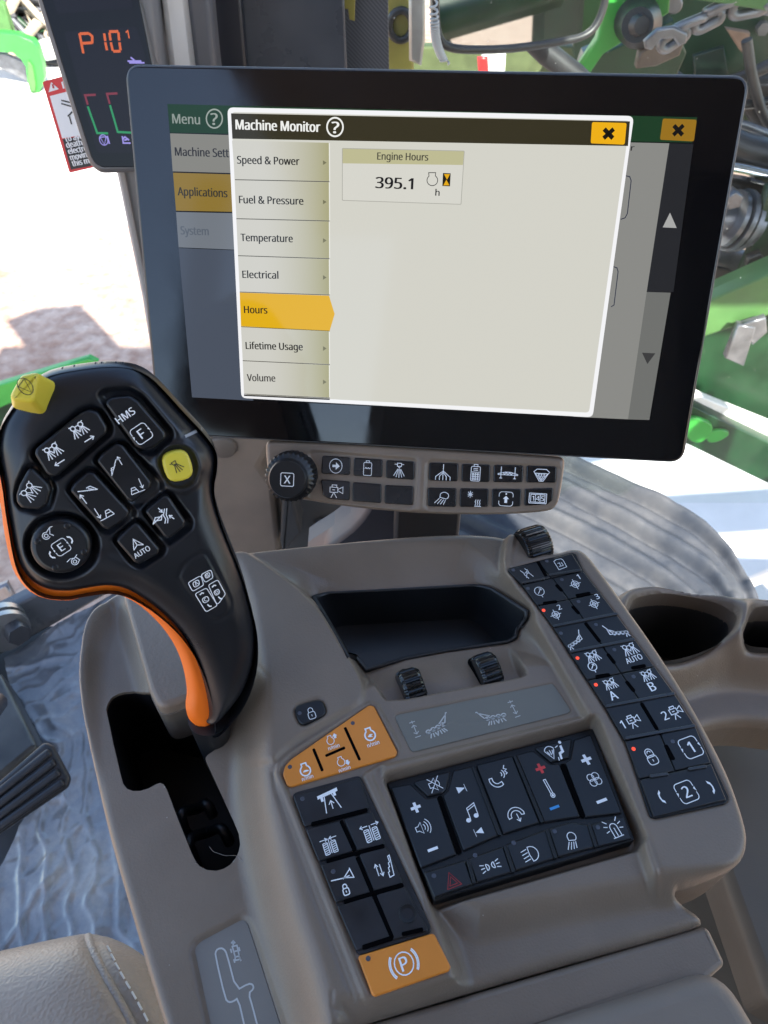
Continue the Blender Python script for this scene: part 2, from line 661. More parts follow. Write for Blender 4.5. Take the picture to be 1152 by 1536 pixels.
def shift(pl, dx, dy, s=1.0, flip=False):
    return [[((-x if flip else x) * s + dx, y * s + dy) for x, y in p] for p in pl]

NOZ = [A(-.5, .45, .27), A(.5, .45, .27), [(-.23, .5), (.23, .5)], [(-.9, .75), (-.65, .65)], [(.9, .75), (.65, .65)],
       [(-.6, .15), (-1, -.7)], [(-.52, .12), (-.6, -.8)], [(-.42, .15), (-.15, -.75)], [(-.3, .2), (.05, -.3)],
       [(.6, .15), (1, -.7)], [(.52, .12), (.6, -.8)], [(.42, .15), (.15, -.75)], [(.3, .2), (-.05, -.3)]]
NOZ1 = [[(-.28, .95), (.28, .95), (.28, .55), (-.28, .55), (-.28, .95)], [(-.65, .8), (-.28, .8)], [(.28, .8), (.65, .8)],
        [(-.15, .55), (0, .3), (.15, .55)], [(0, .2), (0, -.9)], [(-.12, .15), (-.4, -.85)], [(.12, .15), (.4, -.85)], [(-.2, .2), (-.75, -.7)], [(.2, .2), (.75, -.7)]]
CAMR = [[(-.75, .45), (.25, .45), (.25, -.2), (-.75, -.2), (-.75, .45)], [(.25, .2), (.9, .55), (.9, -.3), (.25, .05)],
        [(-.5, .45), (-.5, .75), (.1, .75), (.1, .45)], [(-.25, -.2), (-.6, -.9)], [(-.25, -.2), (.15, -.9)], [(-.45, .12), (-.1, .12)]]
BOOMR = [[(-1, -.35), (.55, -.1), (.95, .9), (1.05, .9)], [(.55, -.1), (.2, .15), (.9, .75)], A(-.8, -.25, .16), A(-.4, -.18, .16), A(0, -.12, .16), A(.4, -.05, .16)]
SPRAYS = [[(-.65, -.5), (-.8, -.9)], [(-.5, -.5), (-.5, -.9)], [(-.35, -.5), (-.2, -.9)], [(-.1, -.45), (-.2, -.85)], [(.05, -.45), (.1, -.85)], [(.2, -.4), (.35, -.8)], [(.35, -.4), (.55, -.75)]]
BOOML = [[(1, -.45), (-.5, -.1), (-.95, .8)], [(-.75, .35), (-.75, -.25), (1, -.7)], A(-.3, -.28, .16), A(.1, -.38, .16), A(.5, -.48, .16), A(.85, -.55, .16), [(.75, -.75), (.65, -1)], [(.9, -.75), (1, -1)], [(-.75, .3), (-.2, -.1)]]
BOOMR2 = [[(-x, y) for x, y in p] for p in BOOML]
ENG = [A(0, -.05, .62, 118, 422, 20), [(-.3, .5), (-.3, .85), (.3, .85), (.3, .5)]]
ENGM = A(0, -.05, .62, 118, 422, 20)
LAMP = [A(.25, .35, .5, -60, 160, 14) + [(-.25, .1), (.5, -.1)], [(-.3, -.05), (-.85, -.75)], [(-.05, -.15), (-.5, -.85)], [(.2, -.2), (-.15, -.9)], [(.42, -.22), (.2, -.9)]]
TARGET = [A(0, 0, .62), A(0, 0, .3), [(-1, 0), (1, 0)], [(0, -1), (0, 1)]]
GAUGE = [A(0, .15, .75), [(0, -.6), (0, -1)], [(.4, .5), (-.35, -.2)], [(.1, .55), (.4, .5), (.42, .2)]]
LOCK = [RR(-.5, -.9, .5, .1, .3), A(0, .4, .33, 0, 180, 10), [(-.33, .4), (-.33, .1)], [(.33, .4), (.33, .1)], [(0, -.25), (0, -.55)]]
LOCK2 = [RR(-.55, -.9, .55, .05, .4), [(-.55, -.1), (.55, -.1)], A(0, .35, .42, 0, 180, 10), [(-.42, .35), (-.42, 0)], [(.42, .35), (.42, 0)], A(0, .35, .2, 0, 180, 8), [(0, -.35), (0, -.6)]]
TYRE = [RR(-.3, -.9, .3, .5, .12)] + [[(-.28, y), (.28, y + .12)] for y in (-.75, -.5, -.25, 0, .25)]
FRAME8 = [A(-.6, .6, .4, 90, 180, 6)[::1], A(.6, .6, .4, 0, 90, 6), A(-.6, -.6, .4, 180, 270, 6), A(.6, -.6, .4, 270, 360, 6),
          [(-.6, 1), (.6, 1)], [(-.6, -1), (.6, -1)], [(-1, .6), (-1, .3)], [(-1, -.6), (-1, -.3)], [(1, .6), (1, .3)], [(1, -.6), (1, -.3)]]
WEDGES = [[(-1.08, .25), (-.88, .1), (-1.08, -.25)], [(1.08, .25), (.88, .1), (1.08, -.25)]]
PLUS = [[(-1, .28), (-1, -.28), (-.28, -.28), (-.28, -1), (.28, -1), (.28, -.28), (1, -.28), (1, .28), (.28, .28), (.28, 1), (-.28, 1), (-.28, .28)]]
MINUS = [[(-1, .25), (1, .25), (1, -.25), (-1, -.25)]]
PERSON = [[(.2, .95), (.75, .95), (.75, .6), (.2, .6)], ]

I = {}   # name -> (strokes, fills, words)
I['go'] = ([A(0, 0, .95)], [[(-.5, .16), (0, .16), (0, .5), (.6, 0), (0, -.5), (0, -.16), (-.5, -.16)]], [])
I['tank_wave'] = ([RR(-.6, -1, .6, .8, .2), [(-.25, .8), (-.25, 1.05), (.25, 1.05), (.25, .8)], [(-.45, -.05), (-.25, .1), (-.1, -.05), (.1, .1), (.25, -.05), (.45, .1)]], [], [])
I['nozzle_fan'] = (NOZ1, [], [])
I['fork'] = ([[(0, 1), (0, -.9)], [(0, .2), (-.9, -.5), (-.9, -.9)], [(0, .2), (.9, -.5), (.9, -.9)], [(0, .05), (-.42, -.45), (-.42, -.9)], [(0, .05), (.42, -.45), (.42, -.9)]], [], [])
I['tank_mix'] = ([RR(-.6, -1, .6, .8, .2), [(-.25, .8), (-.25, 1.05), (.25, 1.05), (.25, .8)]] + [A(x, y, .1, n=6) for y in (-.75, -.45, -.15) for x in (-.32, 0, .32)] + [[(-.5, .1), (.5, .1)], [(-.3, .35), (.3, .35)], [(-.3, .55), (.3, .55)]], [], [])
I['boom_posts'] = ([[(-.75, .9), (-.75, -.6)], [(.75, .9), (.75, -.6)], [(-1.1, -.05), (-.3, .2), (.3, .2), (1.1, -.05)], [(-1.1, -.15), (1.1, -.15)], [(-.5, .1), (-.35, -.1), (-.2, .15), (0, -.1), (.2, .15), (.35, -.1), (.5, .1)], [(-.9, -.6), (-.6, -.6)], [(.6, -.6), (.9, -.6)]], [], [])
I['hopper'] = ([[(-.6, .7), (.6, .7), (1, .35), (.25, -.85), (-.25, -.85), (-1, .35), (-.6, .7)], [(-.9, .15), (.9, .15)], [(-.75, .1), (-.1, -.7)], [(-.45, .1), (.1, -.75)], [(-.1, .1), (.3, -.6)], [(.25, .1), (.45, -.3)], [(.75, .1), (.1, -.7)], [(.45, .1), (-.1, -.75)], [(.1, .1), (-.3, -.6)], [(-.25, .1), (-.45, -.3)]], [], [])
I['camera'] = (CAMR, [], [])
I['work_lamp'] = (LAMP, [], [])
I['frost_heat'] = ([[(-.85, .5), (-.15, .5)], [(-.5, .95), (-.5, .05)], [(-.8, .8), (-.2, .2)], [(-.8, .2), (-.2, .8)], A(-.5, .5, .17, n=8)] + [[(x, -.9), (x + .12, -.65), (x, -.4), (x + .12, -.15)] for x in (.2, .48, .76)] + [[(.15, -1), (1, -1)]], [], [])
I['up_box'] = (FRAME8, [[(0, .45), (.45, 0), (.2, 0), (.2, -.55), (-.2, -.55), (-.2, 0), (-.45, 0)], A(0, .72, .13, n=8)], [])
I['counter'] = ([RR(-1.1, -.65, 1.1, .65, .05), [(-.9, .5), (.9, .5), (.9, -.5), (-.9, -.5), (-.9, .5)], [(-.3, .5), (-.3, -.5)], [(.3, .5), (.3, -.5)]], [], [('1', -.6, -.3, .6), ('4', 0, -.3, .6), ('5', .6, -.3, .6)])
I['letter_x'] = ([RR(-.9, -.9, .9, .9, .25)], [], [('X', 0, -.55, 1.1)])
I['hms'] = ([], [], [('HMS', 0, -.45, .9)])
I['letter_f'] = (FRAME8, WEDGES, [('F', 0, -.55, 1.1)])
I['letter_e'] = (FRAME8, WEDGES, [('E', 0, -.55, 1.1)])
I['digit_1'] = (FRAME8, WEDGES, [('1', 0, -.55, 1.1)])
I['digit_2'] = (FRAME8, WEDGES, [('2', 0, -.55, 1.1)])
I['nozzles'] = (NOZ, [], [])
I['nozzles_right'] = (shift(NOZ, -.05, .3, .75) + [[(-.3, -.85), (.6, -.85)], arrow(-.3, -.85, .65, -.85, .2, .25)], [], [])
I['nozzles_left'] = (shift(NOZ, -.05, .3, .75) + [[(.3, -.85), (-.6, -.85)], arrow(.3, -.85, -.65, -.85, .2, .25)], [], [])
I['boom_up'] = ([[(-.9, -.7), (.45, .75)], [(-.9, -.7), (-.5, .1), (-.1, .1)], [(-.7, -.1), (-.3, -.1)], [(-.3, -.1), (.1, .3)], [(.75, -.1), (.75, .9)], arrow(.75, 0, .75, .95, .22, .3)], [], [])
I['boom_down'] = ([[(-.7, -.6), (.9, -.6)], [(-.7, -.6), (-.45, .1), (-.05, .1), (.2, -.6)], [(-.6, -.2), (0, -.2)], [(.75, .9), (.75, -.2)], arrow(.75, .9, .75, -.3, .22, .3)], [], [])
I['boom_up_left'] = ([[(.9, -.1), (-.75, .75)], [(.9, -.1), (.5, .55), (.1, .6)], [(.6, .1), (.2, .45)], [(-.75, -.7), (-.75, .3)], arrow(-.75, -.5, -.75, .35, .22, .3)], [], [])
I['boom_down_left'] = ([[(.7, -.6), (-.9, -.6)], [(.7, -.6), (.45, .1), (.05, .1), (-.2, -.6)], [(.6, -.2), (0, -.2)], [(-.75, .9), (-.75, -.2)], arrow(-.75, .9, -.75, -.3, .22, .3)], [], [])
I['boom_fold'] = ([[(-1, -.5), (0, .3)], [(-1, -.5), (-.7, .1), (-.3, .1)], [(-.8, -.2), (-.2, -.2), (-.1, .15)], [(.05, -.6), (.2, -.2), (.05, .2), (.25, .8)], [(.3, -.6), (.4, -.2), (.3, .2), (.45, .8)], [(-.3, .95), (.0, .55)], arrow(-.3, .95, 0, .5, .16, .25), [(.95, -.3), (.6, .05)], arrow(.95, -.3, .55, .1, .16, .25)], [], [])
I['boom_auto'] = ([[(-.55, -.1), (0, .95), (.55, -.1)], [(-.55, -.1), (0, .2), (.55, -.1)], [(0, .2), (0, .95)]], [], [('AUTO', 0, -.95, .55)])
I['bracket_l'] = ([], [[(.5, 1), (-.3, .6), (-.5, 0), (-.3, -.6), (.5, -1), (.5, -.6), (0, -.35), (-.1, 0), (0, .35), (.5, .6)]], [])
I['bracket_r'] = ([], [[(-x, y) for x, y in I['bracket_l'][1][0]]], [])
I['pump_a'] = ([A(-.35, -.2, .5, 60, 330, 14), A(-.35, -.2, .25), [(-.1, .3), (.5, .8), (.9, .8)], [(.5, .8), (.2, -.1), (.6, -.5)]], [], [])
I['pump_b'] = ([A(.1, -.2, .5, 60, 330, 14), A(.1, -.2, .25), [(-.9, .3), (-.3, .5), (.3, .3), (.9, .6)], [(.5, .4), (.8, -.3), (.4, -.6)]], [], [])
I['slash_circle'] = ([A(0, 0, .95), [(-.7, .55), (.7, .55), (0, -.85), (-.7, .55)]], [], [])
I['nozzle_small'] = ([[(-.3, .8), (.3, .8), (.2, .4), (-.2, .4), (-.3, .8)], [(-.6, .7), (-.3, .65)], [(0, .35), (.05, -.8)], [(-.1, .35), (-.4, -.7)], [(.12, .35), (.45, -.75)], [(.2, .4), (.8, -.5)]], [], [])
# side strip
I['hoses'] = ([[(-.7, .8), (-.4, .2), (-.4, -.2), (-.1, -.9)], [(.1, .9), (.4, .3), (.4, -.1), (.7, -.8)], [(-.4, -.7), (.4, .6)], [(-.25, .1), (.1, .3), (.15, -.1), (.35, .1)]], [], [])
I['clipboard'] = ([[(-.7, .7), (-.2, .9), (.6, .8), (.8, .5), (.7, -.8), (-.7, -.9), (-.7, .7)], [(-.35, .2), (0, .2), (-.1, -.4)], [(-.4, -.4), (.4, -.4)], [(.3, .2), (.35, -.4)]], [], [])
I['gauge'] = (GAUGE, [], [])
for d_ in '123':
    I['target_' + d_] = (shift(TARGET, -.15, -.15, .8), [], [(d_, .85, .35, .75)])
I['boom_left'] = (BOOMR2, [], [])
I['boom_right'] = (BOOML, [], [])
I['nozzles_gauge'] = (shift(NOZ, .25, .45, .7) + shift(GAUGE, -.35, -.55, .55), [], [])
I['nozzles_auto'] = (shift(NOZ, .2, .4, .75), [], [('AUTO', 0, -.85, .55)])
I['nozzles_a'] = (shift(NOZ, .3, .45, .7), [], [('A', -.1, -1.15, .9)])
I['nozzles_b'] = (shift(NOZ, .3, .45, .7), [], [('B', 0, -1.15, .9)])
I['camera_1'] = (shift(CAMR, .45, 0, .75), [], [('1', -.75, -.4, .8)])
I['camera_2'] = (shift(CAMR, .45, 0, .75), [], [('2', -.75, -.4, .8)])
I['padlock'] = (LOCK2, [], [])
I['lock'] = (LOCK, [], [])
# middle block
I['mute'] = ([[(-.7, .3), (-.35, .3), (.15, .8), (.15, -.8), (-.35, -.3), (-.7, -.3), (-.7, .3)], [(-.8, -.9), (.8, .9)], [(-.7, .9), (.8, -.8)], A(.1, 0, .5, -50, 50, 8)], [], [])
I['plus'] = ([], PLUS, [])
I['minus'] = ([], MINUS, [])
I['speaker'] = ([[(-1, .28), (-.65, .28), (-.2, .7), (-.2, -.7), (-.65, -.28), (-1, -.28), (-1, .28)], A(-.3, 0, .5, -45, 45, 8), A(-.3, 0, .85, -48, 48, 8), A(-.3, 0, 1.2, -48, 48, 8)], [], [])
I['next'] = ([[(.8, .7), (.8, -.7)]], [[(-.8, .6), (.7, 0), (-.8, -.6)]], [])
I['previous'] = ([[(-.8, .7), (-.8, -.7)]], [[(.8, .6), (.8, -.6), (-.7, 0)]], [])
I['notes'] = ([[(-.4, -.6), (-.3, .6), (.7, .9), (.6, -.4)], [(-.32, .35), (.68, .65)]], [A(-.65, -.65, .28, n=12, ry=.24), A(.35, -.45, .28, n=12, ry=.24)], [])
I['call'] = ([A(-.35, -.1, .75, 180, 280, 10), A(-.35, -.1, .42, 180, 280, 10), [(-1.1, -.1), (-1.05, .15), (-.75, .15), (-.77, -.1)], [(-.2, -.85), (.05, -.75), (.0, -.45), (-.25, -.5)], A(.1, .25, .25, -60, 40, 6), A(.1, .25, .5, -60, 40, 6), [(.95, .95), (.75, .65), (1, .5), (.75, .4), (.9, .15), (.7, .05)]], [], [])
I['hang_up'] = ([A(0, -.35, .95, 15, 165, 14), A(0, -.35, .6, 20, 160, 14), [(-.95, -.1), (-.9, -.4), (-.58, -.35), (-.56, -.15)], [(.95, -.1), (.9, -.4), (.58, -.35), (.56, -.15)], [(.1, -.1), (.1, -.9)], arrow(.1, 0, .1, -.95, .25, .3)], [], [])
I['thermometer'] = ([[(-.12, -.6), (-.12, .9), (.12, .9), (.12, -.6)], A(0, -.8, .22)], [A(0, -.8, .13, n=8)], [])
I['vent'] = ([A(-.6, .2, .55, 20, 160, 8), [(-1.1, .35), (-.6, -.6), (-.1, .35)], [(-.9, .3), (-.75, -.1)], [(-.6, .35), (-.6, -.2)], [(-.3, .3), (-.45, -.1)], [(.1, .4), (.45, .5)], [(-.1, -.6), (-.2, -.95)]],
             [A(.85, .75, .17, n=8), [(.6, .4), (.85, .45), (.75, -.3), (.35, -.4), (.2, -.9), (0, -.9), (.15, -.2), (.5, -.1)]], [])
I['fan'] = ([A(.45 * math.cos(a), .45 * math.sin(a), .42, n=14) for a in (.8, 2.37, 3.94, 5.5)] + [A(0, 0, .08, n=6)], [], [])
I['hazard'] = ([[(-.9, -.75), (0, .9), (.9, -.75), (-.9, -.75)], [(-.5, -.5), (0, .4), (.5, -.5), (-.5, -.5)]], [], [])
I['side_lights'] = ([A(-.42, 0, .28, -90, 90, 8), [(-.42, -.28), (-.42, .28)], A(.42, 0, .28, 90, 270, 8), [(.42, -.28), (.42, .28)]] + [[(-.6, y), (-1, y * 1.5)] for y in (-.25, 0, .25)] + [[(.6, y), (1, y * 1.5)] for y in (-.25, 0, .25)], [], [])
I['head_lights'] = ([A(.1, 0, .75, -90, 90, 12), [(.1, .75), (-.05, .75), (-.15, 0), (-.05, -.75), (.1, -.75)]] + [[(-.25, y), (-.95, y - .1)] for y in (.6, .25, -.1, -.45)], [], [])
I['beacon'] = ([[(-.4, -.9), (-.4, .1)], A(0, .1, .4, 0, 180, 10), [(.4, .1), (.4, -.9)], [(-.6, -.9), (.6, -.9)], [(0, .05), (0, -.8)], [(-.6, .3), (-1, .45)], [(-.5, .65), (-.85, 1)], [(.5, .65), (.85, 1)], [(.6, .3), (1, .45)], [(-.6, -.1), (-1, -.2)], [(.6, -.1), (1, -.2)]], [], [])
# left block
I['n_slow'] = (ENG[:1] and [ENGM, ENG[1]], [[(-.35, -.2), (-.2, 0), (.1, .02), (.4, -.1), (.4, -.22)]], [('n/min', 0, -1.15, .45)])
I['n_up'] = (shift([ENGM, ENG[1]], -.15, .1, .8), [[(.6, .9), (.95, .5), (.78, .5), (.78, .2), (.45, .2), (.45, .5), (.25, .5)]], [('n/min', 0, -1.1, .5)])
I['n_down'] = (shift([ENGM, ENG[1]], -.15, .2, .8), [[(.65, -.5), (1, -.1), (.82, -.1), (.82, .2), (.48, .2), (.48, -.1), (.3, -.1)]], [('n/min', 0, -1.05, .5)])
I['n_fast'] = (shift([ENGM, ENG[1]], 0, .15, .95), [[(-.35, 0), (0, .25), (.35, .15), (.1, 0), (.3, -.15), (-.1, -.1)]], [('n/min', 0, -1.15, .45)])
I['boom_road'] = ([[(-.35, .6), (-.6, -.95)], [(.35, .6), (.85, -.9)], [(.1, -.1), (.1, -.75)], arrow(.1, -.7, .1, 0, .25, .3)], [[(-1, .75), (1, .95), (1, .65), (.75, .6), (.75, .3), (.5, .3), (.5, .58), (-.5, .5), (-.5, .15), (-.75, .15), (-.75, .5), (-1, .45)]], [])
def tyres(inward):
    s = shift(TYRE, -.45, 0, .85) + shift(TYRE, .45, 0, .85) + [[(0, -.75), (0, .75)]]
    if inward:
        s += [[(-.95, .75), (-.15, .75)], arrow(-.95, .75, -.12, .75, .18, .25), [(.95, .75), (.15, .75)], arrow(.95, .75, .12, .75, .18, .25)]
    else:
        s += [[(-.2, .75), (-.95, .75)], arrow(-.2, .75, -1, .75, .18, .25), [(.2, .75), (.95, .75)], arrow(.2, .75, 1, .75, .18, .25)]
    return s
I['tread_in'] = (tyres(True), [], [])
I['tread_out'] = (tyres(False), [], [])
I['boom_lock'] = ([[(-1, .5), (.2, .35)], [(.0, .3), (.75, .85)], [(.75, .95), (.9, .15), (.2, .35)], [(.1, .35), (.6, .4)]] + shift(LOCK, -.05, -.45, .5), [], [])
I['ladder'] = ([[(.3, -.95), (.3, -.5), (.45, -.45), (.45, -.1), (.6, -.05), (.6, .3), (.75, .35), (.75, .9), (.95, .95), (.75, -.9), (.3, -.95)], [(-.7, -.5), (-.7, .5)], arrow(-.7, -.5, -.7, .6, .2, .3), [(-.3, .5), (-.3, -.5)], arrow(-.3, .5, -.3, -.6, .2, .3)], [], [])
I['park'] = ([A(0, 0, .68), A(0, 0, .95, 140, 220, 10), A(0, 0, .95, -40, 40, 10), A(0, 0, 1.05, 140, 220, 10), A(0, 0, 1.05, -40, 40, 10)], [], [('P', 0, -.42, .84)])
I['boom_spray_r'] = (BOOMR + SPRAYS, [], [])
I['boom_spray_l'] = ([[(-x, y) for x, y in p] for p in BOOMR + SPRAYS], [], [])
I['height'] = ([[(0, -.5), (0, .5)], arrow(0, 0, 0, .55, .35, .25), arrow(0, 0, 0, -.55, .35, .25), [(-.4, .95), (.4, .95)], [(0, .78), (0, 1.12)], [(-.4, -.9), (.4, -.9)]], [], [])

def icon(mb, name, x, y, hx, hy, h, m=0, w=0.10, rot=0.0, bold=0.012):
    """draw pictogram NAME centred on (x, y) of a plane, half size hx by hy metres"""
    st, fl, tx = I[name]
    c, s = math.cos(rot), math.sin(rot)
    def T(p):
        return (x + (p[0] * c - p[1] * s) * hx, y + (p[0] * s + p[1] * c) * hy)
    for p in st:
        ribbon(mb, [T(q) for q in p], w * min(hx, hy) if w < 1 else w, h, m)
    for p in fl:
        fillp(mb, [T(q) for q in p], h, m)
    for t, tx_, ty_, th in tx:
        px, py = T((tx_, ty_))
        letter(mb, t, px, py, th * hx * (0.85 if len(t) > 2 else 1), th * hy, h, m, bold, 'c', (c, s), (-s, c))
# ------------------------------------------------------------------ materials shared by several things
TAUPE = plastic('taupe_plastic', (0.182, 0.138, 0.102), rough=0.39, grain=900, bump=0.42, var=0.09, dust=0.022, dens=190, spec=0.5)
TAUPE_DARK = plastic('taupe_trim', (0.108, 0.085, 0.066), rough=0.55, grain=1300, bump=0.2, var=0.08, dust=0.01)
TEXTURED = plastic('textured_taupe', (0.215, 0.165, 0.125), rough=0.44, grain=520, bump=0.55, var=0.05, dist=0.0006)
PAD = plastic('armrest_vinyl', (0.20, 0.16, 0.126), rough=0.55, grain=900, bump=0.25, var=0.06)
KEY = plastic('black_rubber_key', (0.0085, 0.009, 0.011), spec=0.4, rough=0.36, grain=1800, bump=0.06, var=0.15, dust=0.012, dustcol=(0.12, 0.11, 0.1), dens=260)
PANEL = plastic('black_panel', (0.007, 0.0075, 0.009), spec=0.35, rough=0.45, grain=1800, bump=0.06, var=0.15)
DUSTYKEY = plastic('dusty_black_key', (0.013, 0.0135, 0.016), spec=0.4, rough=0.42, grain=1500, bump=0.08, var=0.45, blotch=60, dust=0.06, dustcol=(0.13, 0.11, 0.085), dens=300)
SLOT = flat('slot_black', (0.0015, 0.0015, 0.002), 0.9, 0.03)
RIDGE = plastic('ridge_black', (0.012, 0.0125, 0.015), rough=0.3, grain=1800, bump=0.03, var=0.1, spec=0.6)
ORANGE_KEY = plastic('orange_key', (0.68, 0.225, 0.026), rough=0.45, grain=1500, bump=0.06, var=0.08, dust=0.02, dustcol=(0.25, 0.12, 0.04), dens=200)
ORANGE = plastic('orange_rubber', (0.86, 0.165, 0.008), rough=0.42, grain=1500, bump=0.05, var=0.04)
YELLOW_KEY = plastic('yellow_key', (0.62, 0.51, 0.045), rough=0.4, grain=1500, bump=0.05, var=0.05, dust=0.03, dustcol=(0.3, 0.25, 0.08), dens=350)
GRIP = plastic('soft_black_grip', (0.0095, 0.0105, 0.0135), rough=0.33, grain=2200, bump=0.05, var=0.12, dust=0.006, dens=200, spec=0.5)
RUBBER = plastic('black_rubber', (0.010, 0.0105, 0.012), rough=0.38, grain=900, bump=0.12, var=0.2, dust=0.01)
WHEELM = plastic('thumb_wheel_rubber', (0.006, 0.0065, 0.0075), rough=0.2, grain=900, bump=0.05, var=0.1)
PRINT = flat('white_print', (0.84, 0.85, 0.86), 0.5)
PRINT_DIM = flat('pale_print', (0.5, 0.5, 0.48), 0.6)
PRINT_DARK = flat('dark_print', (0.05, 0.045, 0.03), 0.5)
PRINT_RED = flat('red_print', (0.62, 0.05, 0.05), 0.5)
PRINT_REDDIM = flat('dark_red_print', (0.33, 0.02, 0.02), 0.5)
PRINT_BLUE = flat('blue_print', (0.05, 0.28, 0.62), 0.5)
PLATE = plastic('grey_label_plate', (0.15, 0.143, 0.12), rough=0.5, grain=1500, bump=0.1, var=0.05)
LENS = flat('indicator_lens', (0.06, 0.065, 0.085), 0.3)
LED, _nt, _p = newmat('lit_red_indicator')
_p.inputs['Base Color'].default_value = (0.6, 0.05, 0.02, 1)
_p.inputs['Emission Color'].default_value = (1.0, 0.075, 0.03, 1)
_p.inputs['Emission Strength'].default_value = 0.8 / 2 ** EXPO * 1.2
# ------------------------------------------------------------------ ground outside and the shell of the cab
def struct(o):
    o['kind'] = 'structure'; return o
GZ = -1.8
def dirt():
    m, nt, p = newmat('dry_dirt')
    N, L = nt.nodes.new, nt.links.new
    tc = N('ShaderNodeTexCoord')
    a = N('ShaderNodeTexNoise'); a.inputs['Scale'].default_value = 2.2; a.inputs['Detail'].default_value = 12; a.inputs['Roughness'].default_value = 0.7
    b = N('ShaderNodeTexNoise'); b.inputs['Scale'].default_value = 14; b.inputs['Detail'].default_value = 8
    L(tc.outputs['Object'], a.inputs['Vector']); L(tc.outputs['Object'], b.inputs['Vector'])
    ad = N('ShaderNodeMath'); ad.operation = 'MULTIPLY'; L(a.outputs['Fac'], ad.inputs[0]); L(b.outputs['Fac'], ad.inputs[1])
    cr = N('ShaderNodeValToRGB')
    cr.color_ramp.elements[0].position = 0.12; cr.color_ramp.elements[0].color = (0.29, 0.175, 0.125, 1)
    cr.color_ramp.elements[1].position = 0.42; cr.color_ramp.elements[1].color = (0.56, 0.43, 0.34, 1)
    L(ad.outputs[0], cr.inputs['Fac']); L(cr.outputs['Color'], p.inputs['Base Color'])
    p.inputs['Roughness'].default_value = 0.95; p.inputs['Specular IOR Level'].default_value = 0.1
    bp = N('ShaderNodeBump'); bp.inputs['Strength'].default_value = 0.6; bp.inputs['Distance'].default_value = 0.03
    L(b.outputs['Fac'], bp.inputs['Height']); L(bp.outputs['Normal'], p.inputs['Normal'])
    return m
mb = MB()
mb.add([(-150, -150, GZ), (150, -150, GZ), (150, 150, GZ), (-150, 150, GZ)], [(0, 1, 2, 3)], 0, False)
struct(mb.build('ground', dirt()))
FG = level(GZ + 0.004)
CONC = plastic('pale_concrete', (0.62, 0.59, 0.54), rough=0.9, grain=60, bump=0.15, var=0.06, blotch=1.2, dist=0.004, spec=0.1)
mb = MB()
far_ = FG.uns([(-400, 520), (0, 392), (60, 372), (120, 352), (190, 338), (260, 330), (330, 300)])
pts = far_.tolist() + [(-0.2, 8.5), (-14, 30), (-30, 16)]
fillp(mb, np.array(pts), GZ + 0.004)
struct(mb.build('pavement', CONC))
mb = MB()
fillp(mb, FG.uns([(800, 660), (1010, 560), (1300, 560), (1400, 1000), (1140, 1000), (1080, 930), (800, 900)]), GZ + 0.006)
struct(mb.build('pavement', CONC))

# cab
HEADL = flat('headliner', (0.24, 0.235, 0.225), 0.9, 0.1)
roof = thing('cab_roof', 'grey cab roof lining over the operator, out of the picture above', 'cab roof', Frame((0, 0, 1.62), (1, 0, 0), (0, 1, 0)))
mb = MB(); box(mb, -0.56, 0.80, -1.35, 0.30, 0.0, 0.09); mb.build('roof_panel', HEADL, roof)
shade_pts = []
for px, py in ((10, 482), (60, 463), (122, 458), (222, 562), (78, 575)):
    g = FG.un(px, py); k_ = (1.66 - GZ) / -SUN_DIR.z
    shade_pts.append((g[0] - SUN_DIR.x * k_, g[1] - SUN_DIR.y * k_))
mb = MB(); prism(mb, np.array(shade_pts), 0.02, 0.06, 0, 0.004); mb.build('sun_visor', HEADL, roof)  # unseen panel added and shaped to cast the shadow patch on the ground
rw = thing('rear_wall', 'dark trim of the cab behind the operator, out of the picture', 'cab wall', Frame((0, -1.0, 0), (1, 0, 0), (0, 1, 0)))
mb = MB(); box(mb, -0.8, 0.8, -0.04, 0.0, 0.0, 0.45); box(mb, -0.80, -0.72, -0.04, 0.0, 0.451, 1.61); box(mb, 0.05, 0.80, -0.04, 0, 0.451, 1.61); box(mb, 0.78, 0.81, 0.002, 0.62, 0.0, 1.61)
mb.build('wall_panel', flat('rear_trim', (0.05, 0.048, 0.045), 0.8, 0.2), rw)
seatb = thing('seat_backrest', 'tall dark seat back behind the operator, out of the picture', 'seat back', Frame((0.08, -0.42, 0.5), (1, 0, 0), (0, 1, 0)))
mb = MB(); prism(mb, rnd(np.array([(-.26, 0), (.26, 0), (.22, .75), (-.22, .75)]), .08), -.06, .06, 0, .03)
o = mb.build('backrest', flat('seat_back_trim', (0.10, 0.09, 0.08), 0.7), seatb)
o.rotation_euler = (math.pi / 2, 0, 0)

# ---- floor with crumpled film
FF = level(0.0)
def film():
    m, nt, p = newmat('clear_film_over_mat')
    N, L = nt.nodes.new, nt.links.new
    tc = N('ShaderNodeTexCoord')
    a = N('ShaderNodeTexNoise'); a.inputs['Scale'].default_value = 6; a.inputs['Detail'].default_value = 12; a.inputs['Roughness'].default_value = 0.68
    L(tc.outputs['Object'], a.inputs['Vector'])
    cr = N('ShaderNodeValToRGB')
    cr.color_ramp.elements[0].position = 0.35; cr.color_ramp.elements[0].color = (0.085, 0.09, 0.10, 1)
    cr.color_ramp.elements[1].position = 0.72; cr.color_ramp.elements[1].color = (0.36, 0.32, 0.27, 1)
    e_ = cr.color_ramp.elements.new(0.52); e_.color = (0.17, 0.172, 0.178, 1)
    L(a.outputs['Fac'], cr.inputs['Fac']); L(cr.outputs['Color'], p.inputs['Base Color'])
    p.inputs['Roughness'].default_value = 0.24; p.inputs['Specular IOR Level'].default_value = 0.9
    p.inputs['Coat Weight'].default_value = 0.35; p.inputs['Coat Roughness'].default_value = 0.12
    return m
mb = MB()
box(mb, -0.85, 0.62, -1.0, 0.66, -0.08, -0.03)
